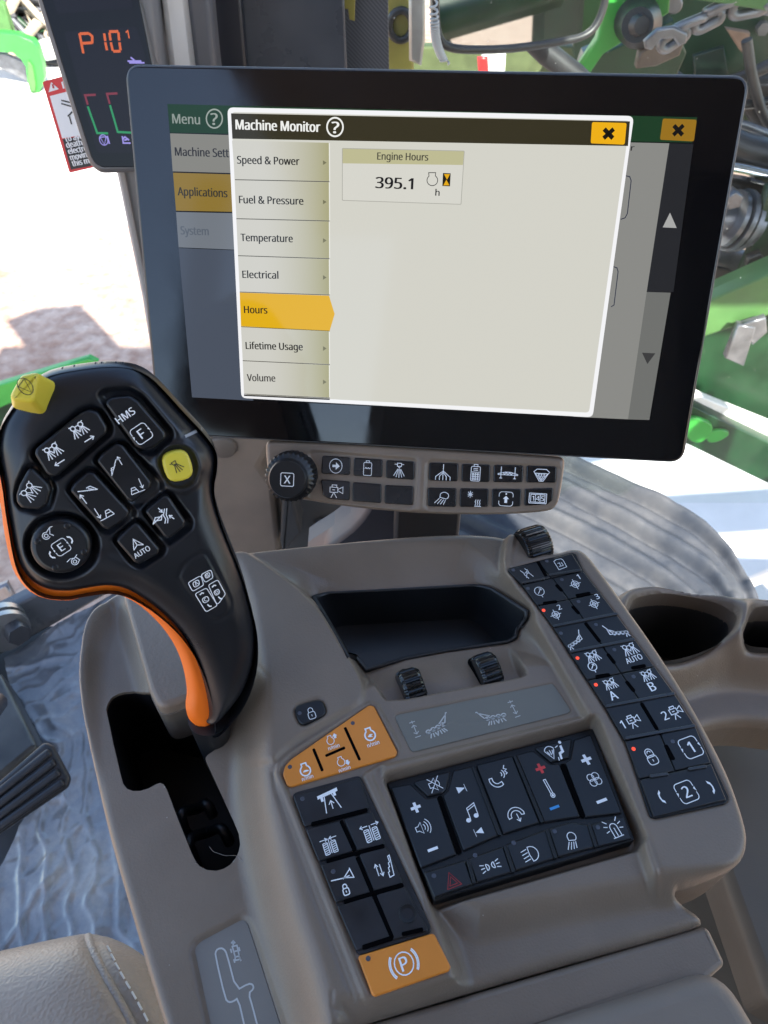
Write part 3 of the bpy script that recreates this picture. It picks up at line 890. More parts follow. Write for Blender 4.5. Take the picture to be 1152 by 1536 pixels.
struct(mb.build('cab_floor', flat('floor_steel', (0.03, 0.03, 0.032), 0.6)))
fp = FF.uns([(2, 990), (20, 978), (140, 905), (300, 830), (520, 900), (600, 1700), (-60, 1700), (-40, 1380), (60, 1180), (45, 1110)])
hf = HF(chaikin(ccw(fp), 1), 0.0025)
X, Y = hf.P[:, 0], hf.P[:, 1]
u = -X * 0.4 + Y * 0.9; w = X * 0.9 + Y * 0.4
wr = fbm(X, Y, 7, 3, 3)
ridge = lambda t: np.exp(-np.abs(np.sin(t)) * 4.5)
hf.h = 0.0065 * ridge(w * 105 + 1.7 * fbm(X, Y, 9, 5, 3)) * (0.55 + 0.45 * np.tanh(2 * fbm(X, Y, 7, 8, 2))) + 0.007 * ridge(u * 24 + 1.4 * fbm(X, Y, 6, 9, 3)) * (0.6 + 0.4 * np.tanh(2 * fbm(X, Y, 6, 18, 2))) + 0.0028 * ridge((w * 0.5 - u) * 70 + 2.0 * fbm(X, Y, 14, 31, 3)) * (0.5 + 0.5 * np.tanh(2 * fbm(X, Y, 9, 28, 2))) + 0.0016 * fbm(X, Y, 26, 3, 3)
hf.blur(1)
o = hf.mesh('floor_mat', film(), None, skirt=0.02)
tag(o, 'crumpled shiny plastic film over the grey cab floor mat beside the console', 'floor mat')
# ------------------------------------------------------------------ the armrest control console
mm = 0.001
FC0 = level(0.62)
_o = FC0.un(600, 1100)
FC = Frame((_o[0], _o[1], 0.62), (0.94, 0.339, 0), (-0.339, 0.94, 0))
console = thing('control_console', 'taupe plastic armrest console carrying the button panels, tray and lever gate', 'control console', FC)

Z1 = lambda p: zz(p, 120, 860, 3.2)       # gate crop
Z2 = lambda p: zz(p, 400, 860, 2.304)     # tray crop
Z3 = lambda p: zz(p, 740, 770, 2.796)     # right strip crop
Z4 = lambda p: zz(p, 560, 1080, 2.88)     # middle block crop
Z5 = lambda p: zz(p, 400, 1030, 3.073)    # left block crop
Z6 = lambda p: zz(p, 840, 1100, 3.522)    # lower right crop
Z7 = lambda p: zz(p, 200, 1280, 2.304)    # lower left crop

DECK, STRIP, SHELF, WING = -24 * mm, 7 * mm, -9 * mm, 3 * mm
d, s_, w_ = DECK, STRIP, WING
outline = [(352, 823, w_), (450, 812, w_), (600, 802, 0), (700, 797, 0), (772, 794, s_), (800, 822, s_), (830, 828, s_), (862, 818, s_), (880, 825, s_),
           (905, 856, s_), (940, 905, s_), (985, 968, s_), (1030, 1037, s_), (1068, 1105, s_), (1098, 1165, s_), (1118, 1222, s_),
           (1126, 1258, s_), (1119, 1286, s_), (1098, 1303, s_), (1060, 1317, s_), (1030, 1324, s_), (1018, 1331, 0), (1016, 1343, -6 * mm), (1026, 1354, -10 * mm),
           (1047, 1368, -11 * mm), (1056, 1378, -11 * mm), (1056, 1388, -11 * mm), (950, 1418, -11 * mm), (840, 1448, -11 * mm), (700, 1489, -11 * mm), (545, 1536, -11 * mm), (420, 1580, d), (270, 1640, d),
           (252, 1560, d), (230, 1490, d), (204, 1400, d), (178, 1310, d), (156, 1230, d), (139, 1145, d), (128, 1085, d), (123, 1025, d),
           (128, 970, d), (142, 930, d), (165, 905, d), (190, 893, d), (250, 870, d), (300, 850, d), (330, 832, 0)]
out_uv = FC.uns(outline)
out_uv = chaikin(ccw(out_uv), 2)
con = HF(out_uv, 0.75 * mm, 0.0)
ud = lambda p, h=0.0: FC.uns(p, h)

# wing on the left, carrying the lock key
wing = ud([(335, 815), (372, 824), (474, 900), (521, 982), (536, 990), (545, 1020), (546, 1042), (536, 1057), (500, 1075), (440, 1110), (400, 1150), (330, 1100), (320, 900)], w_)
con.blend(chaikin(ccw(wing), 1), w_, 3.6 * mm)
# lowered lever deck
deck = ud([(100, 850), (330, 850), (352, 900), (362, 960), (372, 1020), (376, 1090), (372, 1140), (376, 1200), (392, 1280), (414, 1370), (440, 1450), (468, 1560), (470, 1700), (100, 1700)], -6 * mm)
con.blend(chaikin(ccw(deck), 2), DECK, 30 * mm)
hsg = ud(Z1([(170, 40), (318, 560), (375, 650), (520, 600), (640, 520), (560, 40)]), DECK)
con.blend(hsg, DECK + 11 * mm, 17 * mm)
# shelf with the two wheels
shelf = ud(Z2([(300, 285), (340, 345), (395, 430), (420, 463), (640, 420), (870, 378), (888, 366), (868, 335), (832, 232), (700, 150), (400, 150)]), SHELF)
con.blend(chaikin(ccw(shelf), 1), SHELF, 3.2 * mm)
# right strip
strip = ud([(768, 780), (752, 830), (757, 862), (800, 930), (838, 996), (880, 1070), (905, 1115), (935, 1178), (958, 1240), (970, 1290), (992, 1340), (1010, 1352), (1200, 1340), (1200, 780)], s_)
con.blend(chaikin(ccw(strip), 1), STRIP, 4 * mm)
bead = chaikin(ud([(768, 800), (757, 862), (800, 930), (838, 996), (880, 1070), (905, 1115), (935, 1178), (958, 1240), (970, 1290), (992, 1335)], s_), 2, False)
con.groove(bead + np.array([1.6 * mm, 0]), 0.9 * mm, -0.7 * mm)
con.groove(bead + np.array([4.4 * mm, 0]), 0.8 * mm, 0.5 * mm)
# funnel down to the tray
tray_px = Z2([(163, 92), (180, 80), (215, 71), (400, 61), (715, 45), (745, 50), (775, 62), (892, 166), (890, 180), (868, 196), (860, 226), (832, 240), (620, 270), (480, 296), (345, 341), (310, 297), (280, 287)])
TRAYH = -13 * mm
tray = ud(tray_px, TRAYH)
funnel = ud([(366, 829, 0), (520, 815, 0), (699, 811, 0), (735, 840, 0), (800, 925, 0), (838, 1000, 0), (800, 1010, SHELF), (600, 1030, SHELF), (545, 1035, 0), (521, 984, 0), (471, 900, 0)])
con.loft(funnel, tray, TRAYH)
# handrest below the middle block
rest = ud([(655, 1362), (720, 1388), (840, 1363), (985, 1338), (1100, 1330), (1100, 1420), (520, 1600), (520, 1520), (690, 1478)], -6 * mm)
con.blend(rest, -11 * mm, 16 * mm)
# middle block recess and the lip above it
blk_px = Z4([(58, 272), (948, 36), (1130, 520), (262, 780)])
midrec = ud([(576, 1166), (890, 1082), (962, 1262), (955, 1275), (650, 1362)], -2 * mm)
con.blend(rnd(midrec, 3 * mm), -9 * mm, 1.6 * mm)
lip = ud([(574, 1150), (878, 1076), (888, 1084), (574, 1166)], 0)
con.blend(lip, 2.5 * mm, 2.6 * mm, add=True)
# raised band round the left keys, sunk floor under them
band = ud(Z5([(40, 400), (50, 350), (100, 300), (470, 72), (510, 80), (630, 300), (480, 400), (900, 1290), (880, 1340), (500, 1475), (450, 1450)]), 0)
con.blend(rnd(band, 5 * mm), 1.4 * mm, 1.8 * mm, add=True)
bandin = ud(Z5([(60, 400), (70, 362), (108, 325), (470, 82), (495, 84), (610, 300), (600, 322), (440, 408), (780, 1128), (858, 1292), (845, 1318), (500, 1440), (476, 1430), (105, 500)]), 0)
con.blend(rnd(bandin, 3 * mm), -0.7 * mm, 1.3 * mm)
# small seats for keys and plates
lockp = Z5([(108, 92), (250, 44), (290, 122), (155, 194)])
con.blend(rnd(ud(lockp, w_), 5 * mm), w_ - 1.6 * mm, 1.6 * mm)
plate_px = Z2([(436, 490), (990, 378), (1056, 476), (1040, 487), (500, 622)])
con.blend(rnd(ud(plate_px, 0), 3 * mm), -0.8 * mm, 1.6 * mm)
strip_px = Z3([(53, 232), (330, 163), (348, 172), (380, 240), (520, 428), (597, 533), (762, 757), (852, 893), (989, 1190), (989, 1206), (968, 1222), (682, 1284), (655, 1276), (556, 970), (466, 815), (316, 587), (246, 472), (116, 302)])
con.blend(ud(strip_px, s_), s_ - 1.2 * mm, 1.5 * mm)
dplate_px = Z7([(203, 335), (212, 312), (232, 295), (368, 222), (388, 222), (402, 236), (424, 300), (560, 720), (285, 720)])
con.blend(rnd(ud(dplate_px, d), 4 * mm), lambda x, y: DECK - 2.5 * mm + 0 * x, 3.5 * mm)
# a moulded joint line low on the left
con.groove(ud(Z7([(690, 485), (690, 540), (760, 590)]), -8 * mm), 0.5 * mm, 1.2 * mm)
con.groove(ud([(388, 1000), (404, 1022), (404, 1050), (402, 1080)], -2 * mm), 0.5 * mm, 0.8 * mm)
con.round_edge(5 * mm)
con.groove(ud(Z5([(28, 395), (40, 470), (120, 700), (250, 1050), (400, 1440)]), -0.5 * mm), 0.9 * mm, 0.9 * mm)
con.blur(1)
gate_px = Z1([(125, 655), (133, 625), (150, 598), (178, 580), (210, 570), (260, 566), (305, 572), (420, 590), (520, 610), (640, 630), (706, 690), (713, 735), (706, 770), (690, 805), (655, 842), (610, 874), (602, 890), (606, 905),
              (680, 1065), (735, 1185), (762, 1250), (769, 1300), (762, 1335), (748, 1365), (722, 1398), (690, 1418), (655, 1428), (610, 1424), (572, 1405), (548, 1370), (530, 1330), (470, 1180), (415, 1035), (402, 1014), (385, 1006), (365, 1012), (330, 1032), (290, 1044), (255, 1045), (225, 1034), (206, 1010), (195, 970), (160, 820)])
gate = FC.unfs(gate_px, con.f)
con.hole(gate, 2.5 * mm)
tray_uv = FC.unfs(tray_px, con.f)
con.hole(inset(ccw(tray_uv), 0.6 * mm), 1.5 * mm)
con.mesh('body', TAUPE, console, skirt=45 * mm, hole_skirt=22 * mm)
HC = con.f

def lift(f, dz):
    return lambda x, y: f(x, y) + dz

# dark well under the gate
mb = MB()
g2 = inset(ccw(gate), -1.5 * mm)
v = [(x, y, HC(x, y) - 2.2 * mm) for x, y in g2] + [(x, y, -0.11) for x, y in g2]
n = len(g2)
mb.add(v, [(i, (i + 1) % n, n + (i + 1) % n, n + i)[::-1] for i in range(n)], 0)
mb.add([(x, y, -0.11) for x, y in g2], [tuple(range(n))], 0, False)
# loops of harness seen in the well
for a, b in (((276, 1205), (306, 1235)), ((288, 1245), (330, 1285))):
    p0, p1 = FC.un(*a, -0.055), FC.un(*b, -0.055)
    c = (p0 + p1) / 2; r = np.linalg.norm(p1 - p0) / 2
    tube(mb, [(c[0] + r * math.cos(t), c[1] + r * 1.1 * math.sin(t), -0.068 + 0.006 * math.sin(3 * t)) for t in np.linspace(0, 3.6, 22)], 3.2 * mm, 8, 1)
mb.build('gate_well', [flat('well_black', (0.006, 0.006, 0.007), 0.5), RUBBER], console)

# tray liner
lin_ = ccw(tray_uv)
c0 = lin_.mean(0)
def lring(sc, dv, h, blend=0.0):
    q = c0 + (lin_ - c0) * sc + np.array([0, dv])
    return [(x, y, (HC(*lin_[i]) if h is None else 0) + (h or 0)) for i, (x, y) in enumerate(q)]
base = [HC(x, y) for x, y in inset(lin_, -2 * mm)]
mb = MB(); n = len(lin_)
prof = [(0.0, -4), (-1.0, 0.4), (-0.3, 1.2), (0.9, 1.1), (2.6, -0.5), (4.5, -12), (8, -28), (11, -33)]
vv = []
for k, (ins, hz) in enumerate(prof):
    q = inset(lin_, ins * mm) if k < 4 else c0 + (lin_ - c0) * (1 - ins * 0.0125)
    vv += [(q[i][0], q[i][1], base[i] * (1 if k < 5 else 0) + (TRAYH if k >= 5 else 0) + hz * mm) for i in range(n)]
ff = [(k * n + i, k * n + (i + 1) % n, (k + 1) * n + (i + 1) % n, (k + 1) * n + i) for k in range(len(prof) - 1) for i in range(n)]
mb.add(vv, ff, 0)
mb.add(vv[-n:], [tuple(range(n))], 0, False)
mb.build('storage_tray', RUBBER, console)

# upright housing behind the lever
mb = MB()
top = FC.uns(Z1([(190, 60), (330, 560), (375, 650), (520, 600), (640, 520), (560, 60)]), -7 * mm)
pad(mb, rnd(top, 8 * mm), DECK - 25 * mm, -7 * mm, 3.5 * mm, 0, seg=4)
# joint round the housing
mb2 = MB()
mb.build('lever_housing', TEXTURED, console)
low_ = inset(rnd(top, 8 * mm), -0.6 * mm)
pad(mb2, low_, DECK - 26 * mm, -17 * mm, 0.5 * mm, 0)
mb2.build('housing_skirt', TAUPE_DARK, console)

# ---- keys and pictograms
def led(mb, px, py, f, off, r=1.0 * mm, m=0):
    q, h = FC.unf(px, py, f, off)
    pad(mb, circle(q[0], q[1], r, 12), h - 0.3 * mm, h + 0.25 * mm, 0.2 * mm, m, seg=2)

def key(px_pts, f, h0, h1, mat, name='button', gap=0.25 * mm, r=1.0 * mm, bev=0.5 * mm, icons=(), leds=(), label=None, crown=0.0, pm=PRINT):
    """one key: its pad, its pictogram and its indicator"""
    mb = MB()
    p = FC.unfs(px_pts, f, h1)
    p = rnd(inset(ccw(p), gap), r)
    pad(mb, p, lift(f, h0), lift(f, h1), bev, 0, seg=2, crown=crown)
    b = mb.build(name, mat, console)
    if label:
        b['label'] = label
    if icons:
        mi = MB(); ms = [pm]
        for it in icons:
            nm, ix, iy, half = it[:4]
            hw, hh = half if isinstance(half, tuple) else (half, half)
            mt = it[4] if len(it) > 4 else pm
            if mt not in ms:
                ms.append(mt)
            q, hz = FC.unf(ix, iy, f, h1 + 0.12 * mm)
            sc = FC.scale(ix, iy, hz)
            icon(mi, nm, q[0], q[1], hw * sc, hh * sc * 1.06, lift(f, h1 + 0.12 * mm), ms.index(mt), it[5] if len(it) > 5 else 0.09)
        mi.build('pictogram', ms, b)
    for lx, ly, on in leds:
        ml = MB()
        led(ml, lx, ly, f, h1, 1.1 * mm if on else 1.15 * mm)
        ml.build('indicator_light', LED if on else LENS, b)
    return b

def slots(name, segs, Z, f, off, w, mat, parent, raise_=0.5 * mm):
    for a, b in segs:
        mb = MB()
        p = FC.unfs(Z([a, b]), f, off)
        pad(mb, rnd(bar(p, w), w * 0.45), lift(f, off - 0.6 * mm), lift(f, off + raise_), 0.25 * mm, 0, seg=2)
        mb.build(name, mat, parent)

flatf = lambda hh: (lambda x, y: hh)

# right strip
fs = flatf(STRIP)
mb = MB()
p = ccw(FC.uns(strip_px, STRIP))
pad(mb, rnd(inset(p, 0.3 * mm), 1.5 * mm), STRIP - 2 * mm, STRIP + 0.3 * mm, 0.3 * mm, 0, seg=2)
mb.build('strip_panel', PANEL, console)
rows = [((760, 854), (858, 829)), ((783, 877), (875, 856)), ((829, 940), (926, 922)), ((855, 979), (953, 959)), ((908, 1061), (1012, 1040)), ((937, 1111), (1044, 1089)), ((981, 1227), (1091, 1200))]
def lerp2(a, b, t):
    return (a[0] + (b[0] - a[0]) * t, a[1] + (b[1] - a[1]) * t)
def cell(r0, r1, a, b, t0=0.0, t1=1.0):
    def pt(s, t):
        L, R = lerp2(rows[r0][0], rows[r1][0], t), lerp2(rows[r0][1], rows[r1][1], t)
        return lerp2(L, R, s)
    return [pt(a, t0), pt(b, t0), pt(b, t1), pt(a, t1)]
def zi(items):
    return [(it[0],) + zz([(it[1], it[2])], 740, 770, 2.796)[0] + ((it[3][0] / 2.796, it[3][1] / 2.796) if isinstance(it[3], tuple) else it[3] / 2.796,) + tuple(it[4:]) for it in items]
def zl(items):
    return [zz([(x, y)], 740, 770, 2.796)[0] + (on,) for x, y, on in items]
K0, K1 = 0.1 * mm, 1.5 * mm
G = 0.45 * mm
defs = [
    (cell(0, 1, 0, .48), [('hoses', 140, 252, 26)], [(83, 238, 0)]),
    (cell(0, 1, .48, 1), [('clipboard', 280, 212, 25)], [(224, 200, 0)]),
    (cell(1, 2, 0, .5, 0, .5), [('gauge', 195, 330, 25)], [(145, 315, 0)]),
    (cell(1, 2, .5, 1, 0, .5), [('target_1', 345, 292, 29)], [(287, 278, 0)]),
    (cell(1, 2, 0, .5, .5, 1), [('target_2', 264, 420, 29)], [(211, 407, 1)]),
    (cell(1, 2, .5, 1, .5, 1), [('target_3', 424, 375, 29)], [(357, 370, 0)]),
    (cell(2, 3, 0, .5), [('boom_left', 340, 527, 38)], [(283, 503, 0)]),
    (cell(2, 3, .5, 1), [('boom_right', 512, 489, 40)], [(430, 467, 0)]),
    (cell(3, 4, 0, .5, 0, .5), [('nozzles_gauge', 418, 620, 40)], [(353, 607, 1)]),
    (cell(3, 4, .5, 1, 0, .5), [('nozzles_auto', 575, 588, 40)], [(507, 572, 0)]),
    (cell(3, 4, 0, .5, .5, 1), [('nozzles_a', 490, 736, 38)], [(430, 719, 1)]),
    (cell(3, 4, .5, 1, .5, 1), [('nozzles_b', 648, 700, 38)], [(588, 685, 0)]),
    (cell(4, 5, 0, .5), [('camera_1', 570, 876, 40)], []),
    (cell(4, 5, .5, 1), [('camera_2', 748, 838, 40)], []),
    (cell(5, 6, 0, .5, 0, .5), [('padlock', 660, 1018, 36)], [(588, 988, 1)]),
    (cell(5, 6, .5, 1, 0, .5), [('digit_1', 828, 981, 37)], [(752, 957, 0)]),
    (cell(5, 6, 0, 1, .5, 1), [('digit_2', 810, 1168, 37), ('bracket_l', 703, 1191, (14, 26)), ('bracket_r', 915, 1147, (14, 26))], []),
]
for poly, ic, ld in defs:
    key(poly, fs, K0, K1, KEY, gap=0.22 * mm, r=1.0 * mm, bev=0.55 * mm, icons=zi(ic), leds=zl(ld), crown=0.0)
slots('key_slot', [((262, 298), (289, 327)), ((330, 388), (360, 422)), ((208, 378), (268, 370)), ((345, 346), (408, 334)),
                   ((384, 458), (448, 540)), ((478, 588), (510, 630)), ((556, 703), (592, 748)), ((428, 686), (490, 676)), ((578, 650), (640, 638)),
                   ((620, 795), (688, 908)), ((722, 970), (757, 1035)), ((185, 200), (222, 265))], Z3, fs, K1, 2.4 * mm, SLOT, console, 0.12 * mm)
slots('key_ridge', [((118, 294), (215, 276)), ((250, 476), (520, 422)), ((320, 583), (592, 530)), ((470, 812), (760, 757)), ((552, 946), (846, 892)),
                    ((655, 1106), (732, 1094)), ((815, 1076), (892, 1062)), ((232, 262), (368, 240))], Z3, fs, K1, 1.7 * mm, RIDGE, console, 1.0 * mm)

# middle block
tq = np.array([FC.un(*Z4([(58, 272)])[0], -6 * mm), FC.un(*Z4([(948, 36)])[0], -6 * mm), FC.un(*Z4([(262, 780)])[0], 2 * mm)])
_A = np.column_stack([tq, np.ones(3)])
_k = np.linalg.solve(_A, np.array([-6 * mm, -6 * mm, 2 * mm]))
fm = lambda x, y: _k[0] * x + _k[1] * y + _k[2]
mb = MB()
pad(mb, rnd(FC.unfs(blk_px, fm), 1.2 * mm), lift(fm, -9 * mm), lift(fm, 0.2 * mm), 0.6 * mm, 0, seg=2)
mb.build('block_panel', PANEL, console)
def zi4(items):
    return [(it[0],) + Z4([(it[1], it[2])])[0] + ((it[3][0] / 2.88, it[3][1] / 2.88) if isinstance(it[3], tuple) else it[3] / 2.88,) + tuple(it[4:]) for it in items]
defs = [
    ([(165, 266), (338, 214), (318, 298), (300, 318), (235, 332)], [('mute', 265, 278, 34)], []),
    ([(70, 288), (160, 272), (230, 336), (278, 327), (364, 582), (204, 645)], [('plus', 183, 378, 22), ('speaker', 217, 463, 34), ('minus', 257, 558, 23)], []),
    ([(342, 216), (428, 196), (545, 500), (388, 570), (298, 325), (322, 302)], [('next', 380, 298, 23), ('notes', 424, 400, 38), ('previous', 456, 482, 22)], []),
    ([(440, 192), (602, 150), (724, 445), (560, 498)], [('call', 545, 247, 43), ('hang_up', 613, 402, 38)], []),
    ([(612, 148), (690, 128), (766, 188), (806, 184), (900, 420), (736, 446)], [('plus', 722, 209, 21, PRINT_RED), ('thermometer', 758, 293, (38, 40)), ('minus', 783, 378, 21, PRINT_BLUE)], []),
    ([(864, 84), (940, 58), (1080, 405), (915, 425), (826, 180), (850, 166)], [('plus', 920, 171, 22), ('fan', 955, 256, 34), ('minus', 987, 349, 23)], []),
    ([(690, 118), (862, 74), (850, 164), (770, 186)], [('vent', 790, 136, 40)], []),
    ([(213, 656), (397, 600), (436, 712), (262, 772)], [('hazard', 340, 692, 36, PRINT_REDDIM)], [(262, 673, 0)]),
    ([(404, 597), (562, 540), (604, 660), (445, 708)], [('side_lights', 506, 631, 43)], [(440, 585, 0)]),
    ([(568, 536), (746, 468), (787, 600), (612, 657)], [('head_lights', 680, 579, 38)], [(606, 531, 0)]),
    ([(752, 466), (850, 438), (930, 450), (960, 552), (795, 598)], [('work_lamp', 855, 521, 36)], [(783, 481, 0)]),
    ([(936, 448), (1086, 410), (1123, 515), (968, 553)], [('beacon', 1040, 468, 38)], [(970, 464, 0)]),
]
for poly, ic, ld in defs:
    key(Z4(poly), fm, 0, 1.6 * mm, KEY, gap=0.3 * mm, r=1.2 * mm, bev=0.7 * mm, icons=zi4(ic), leds=[Z4([(x, y)])[0] + (on,) for x, y, on in ld])
slots('key_ridge', [((430, 205), (546, 500)), ((610, 158), (730, 446)), ((408, 605), (436, 708)), ((568, 545), (606, 660)), ((748, 475), (788, 600)), ((930, 452), (962, 552))], Z4, fm, 1.4 * mm, 1.8 * mm, PANEL, console, 1.2 * mm)
slots('key_slot', [((285, 328), (374, 576)), ((816, 188), (908, 420))], Z4, fm, 1.6 * mm, 2.6 * mm, SLOT, console, 0.15 * mm)

# left block
fb = flatf(0.0)
lk = lambda p: Z5(p)
def zi5(items):
    return [(it[0],) + Z5([(it[1], it[2])])[0] + (it[3] / 3.073,) + tuple(it[4:]) for it in items]
zl5 = lambda L: [Z5([(x, y)])[0] + (on,) for x, y, on in L]
mb = MB()
pad(mb, rnd(FC.uns(Z5([(112, 492), (430, 407), (770, 1132), (420, 1240)]), 0.3 * mm), 3 * mm), -2 * mm, 0.3 * mm, 0.3 * mm, 0, seg=2)
mb.build('key_mat', DUSTYKEY, console)
key(Z5([(114, 88), (256, 50), (284, 124), (156, 188)]), flatf(WING), -2 * mm, 0.3 * mm, KEY, r=4.5 * mm, bev=0.8 * mm, icons=zi5([('lock', 205, 120, 33)]), leds=zl5([(152, 122, 0)]))
ok = [(72, 405), (82, 365), (115, 330), (470, 83), (495, 86), (604, 300), (596, 322), (112, 462), (92, 455)]
b = key(Z5(ok), fb, -1 * mm, 1.0 * mm, ORANGE_KEY, name='speed_button', gap=0.2 * mm, r=3 * mm, bev=0.6 * mm, pm=PRINT,
        icons=zi5([('n_slow', 178, 385, 38, PRINT, .18), ('n_up', 300, 250, 34), ('n_down', 350, 352, 35), ('n_fast', 478, 228, 40, PRINT, .18)]), leds=zl5([(107, 370, 0), (397, 168, 0)]), label='orange engine speed keypad')
slots('key_slot', [((215, 285), (258, 390)), ((360, 187), (430, 340)), ((270, 320), (362, 280))], Z5, fb, 1.0 * mm, 1.7 * mm, SLOT, console, 0.12 * mm)
defs = [
    ([(118, 500), (430, 415), (480, 562), (172, 648)], [('boom_road', 290, 527, 50)], [(165, 517, 0)]),
    ([(176, 655), (336, 613), (406, 758), (238, 808)], [('tread_in', 292, 734, 43)], []),
    ([(352, 608), (486, 570), (550, 728), (416, 757)], [('tread_out', 483, 674, 45)], []),
    ([(244, 818), (410, 770), (482, 950), (316, 998)], [('boom_lock', 358, 905, 56)], [(307, 852, 0)]),
    ([(422, 767), (554, 735), (634, 907), (492, 945)], [('ladder', 540, 837, 46)], []),
    ([(320, 1008), (486, 958), (576, 1155), (412, 1222)], [], []),
    ([(498, 957), (638, 917), (752, 1128), (585, 1168)], [], []),
]
for poly, ic, ld in defs:
    key(Z5(poly), fb, 0.2 * mm, 1.4 * mm, DUSTYKEY, gap=0.2 * mm, r=1.4 * mm, bev=0.6 * mm, icons=zi5(ic), leds=zl5(ld))
slots('key_slot', [((205, 634), (465, 566)), ((342, 616), (406, 757)), ((275, 806), (543, 733)), ((416, 785), (486, 945)), ((355, 993), (630, 912)), ((492, 952), (580, 1160)), ((440, 1202), (582, 1156)), ((622, 1142), (722, 1118))], Z5, fb, 1.4 * mm, 2.0 * mm, SLOT, console, 0.15 * mm)
mb = MB()
q = FC.un(*Z5([(650, 1047)])[0], 1.1 * mm)
pad(mb, circle(q[0], q[1], 4.2 * mm, 24), 0.5 * mm, 1.7 * mm, 0.3 * mm, 0, seg=2, dish=0.5 * mm)
mb.build('key_dimple', PANEL, console)
key(Z5([(418, 1248), (428, 1236), (762, 1134), (776, 1140), (852, 1292), (842, 1312), (500, 1430), (484, 1422)]), fb, -1 * mm, 1.2 * mm, ORANGE_KEY, name='parking_brake_button', gap=0.2 * mm, r=2 * mm, bev=0.7 * mm,
    icons=zi5([('park', 633, 1276, 66, PRINT, .085)]), leds=zl5([(468, 1253, 0)]), label='orange parking brake key')

# printed plates
mb = MB()
pp = rnd(inset(ccw(FC.uns(plate_px, -0.3 * mm)), 0.4 * mm), 2.5 * mm)
pad(mb, pp, -1.5 * mm, -0.1 * mm, 0.3 * mm, 0, seg=2)
o = mb.build('height_label_plate', PLATE, console)
mi = MB()
for nm, x, y, hw, hh in (('height', 513, 540, 26, 30), ('boom_spray_r', 590, 527, 46, 38), ('boom_spray_l', 780, 494, 46, 34), ('height', 855, 470, 24, 30)):
    px, py = Z2([(x, y)])[0]
    q = FC.un(px, py, 0); sc = FC.scale(px, py, 0) / 2.304
    icon(mi, nm, q[0], q[1], hw * sc, hh * sc, 0.05 * mm, 0, 0.11)
mi.build('pictogram', PRINT_DIM, o)
mb = MB()
dp = rnd(inset(ccw(FC.uns(dplate_px, DECK - 2 * mm)), 1.2 * mm), 3.5 * mm)
pad(mb, dp, DECK - 4 * mm, DECK - 1.9 * mm, 0.3 * mm, 0, seg=2)
o = mb.build('gate_label_plate', plastic('grey_gate_plate', (0.19, 0.172, 0.15), 0.5, 1500, 0.1, 0.05), console)
mi = MB(); hh = DECK - 1.75 * mm
path = Z7([(385, 600), (362, 500), (345, 512), (330, 515), (318, 503), (283, 352), (286, 335), (300, 327), (314, 331), (323, 347), (356, 474), (398, 450), (413, 453), (416, 468), (398, 484), (412, 530), (430, 600), (470, 720)])
ribbon(mi, chaikin(FC.uns(path, hh), 1, False), 0.75 * mm, hh)
for seg in ([(345, 318), (345, 304)], [(338, 311), (345, 303), (352, 311)], [(342, 322), (358, 318), (362, 336), (347, 340), (342, 322)], [(347, 340), (352, 358)], [(362, 336), (366, 355)],
            [(336, 330), (340, 344)], [(365, 324), (368, 338)], [(347, 366), (351, 378)], [(368, 358), (372, 372)], [(352, 358), (366, 355), (368, 366), (352, 370), (352, 358)]):
    ribbon(mi, FC.uns(Z7(seg), hh), 0.7 * mm, hh)
mi.build('pictogram', PRINT_DIM, o)

# thumb wheels
def wheel(cx, cy, base, r, w, teeth, name='thumb_wheel', roundness=0.35):
    q = FC.un(cx, cy, base + r * 0.45)
    c = np.array([q[0], q[1], base + r * 0.08])
    mb = MB(); n = teeth * 4
    xs = [-1, -0.93, -0.7, 0, 0.7, 0.93, 1]
    for i, x in enumerate(xs):
        pass
    V = []
    for x in xs:
        rim = r * (1 - roundness * 0.35 * max(0, abs(x) - 0.6) ** 2 / 0.16)
        for k in range(n):
            tooth = 0.0 if k % 4 in (0, 3) else 0.055
            rr = rim * (1 - tooth)
            th = 2 * math.pi * k / n
            V.append((c[0] + x * w / 2, c[1] + rr * math.cos(th), c[2] + rr * math.sin(th)))
    F = [(i * n + k, (i + 1) * n + k, (i + 1) * n + (k + 1) % n, i * n + (k + 1) % n) for i in range(len(xs) - 1) for k in range(n)]
    mb.add(V, F, 0, False)
    mb.add(V[:n], [tuple(range(n))], 0, False)
    mb.add(V[-n:], [tuple(range(n - 1, -1, -1))], 0, False)
    return mb.build(name, WHEELM, console, recalc=True)
for px, py, sl in ((617, 1027, [(446, 345), (470, 330), (525, 328), (556, 412), (552, 428), (482, 441)]), (731, 1003, [(693, 300), (712, 288), (790, 280), (822, 362), (812, 378), (738, 386)])):
    mb = MB()
    pad(mb, rnd(FC.uns(Z2(sl), SHELF), 2 * mm), SHELF - 2 * mm, SHELF + 0.2 * mm, 0.2 * mm, 0, seg=1)
    mb.build('wheel_slot', SLOT, console)
    wheel(px, py, SHELF, 11.5 * mm, 12.5 * mm, 22)
wheel(801, 812, STRIP - 5 * mm, 13 * mm, 18 * mm, 30)

# ------------------------------------------------------------------ armrest behind the console
arm = thing('armrest', 'grey taupe padded armrest end in the lower right corner below the console', 'armrest', FC)
mb = MB()
pad(mb, rnd(FC.uns([(470, 1560), (545, 1538), (1058, 1388), (1066, 1394), (1090, 1445), (1062, 1470), (480, 1660)], -13 * mm), 3 * mm), -60 * mm, -13.5 * mm, 3 * mm, 0, seg=4)
mb.build('base', TAUPE, arm)
mb = MB()
pad(mb, rnd(FC.uns([(400, 1662), (1082, 1446), (1210, 1660), (1120, 1850), (520, 1950)], -6 * mm), 18 * mm, 6), -45 * mm, -4 * mm, 9 * mm, 0, seg=6)
mb.build('cushion', PAD, arm)
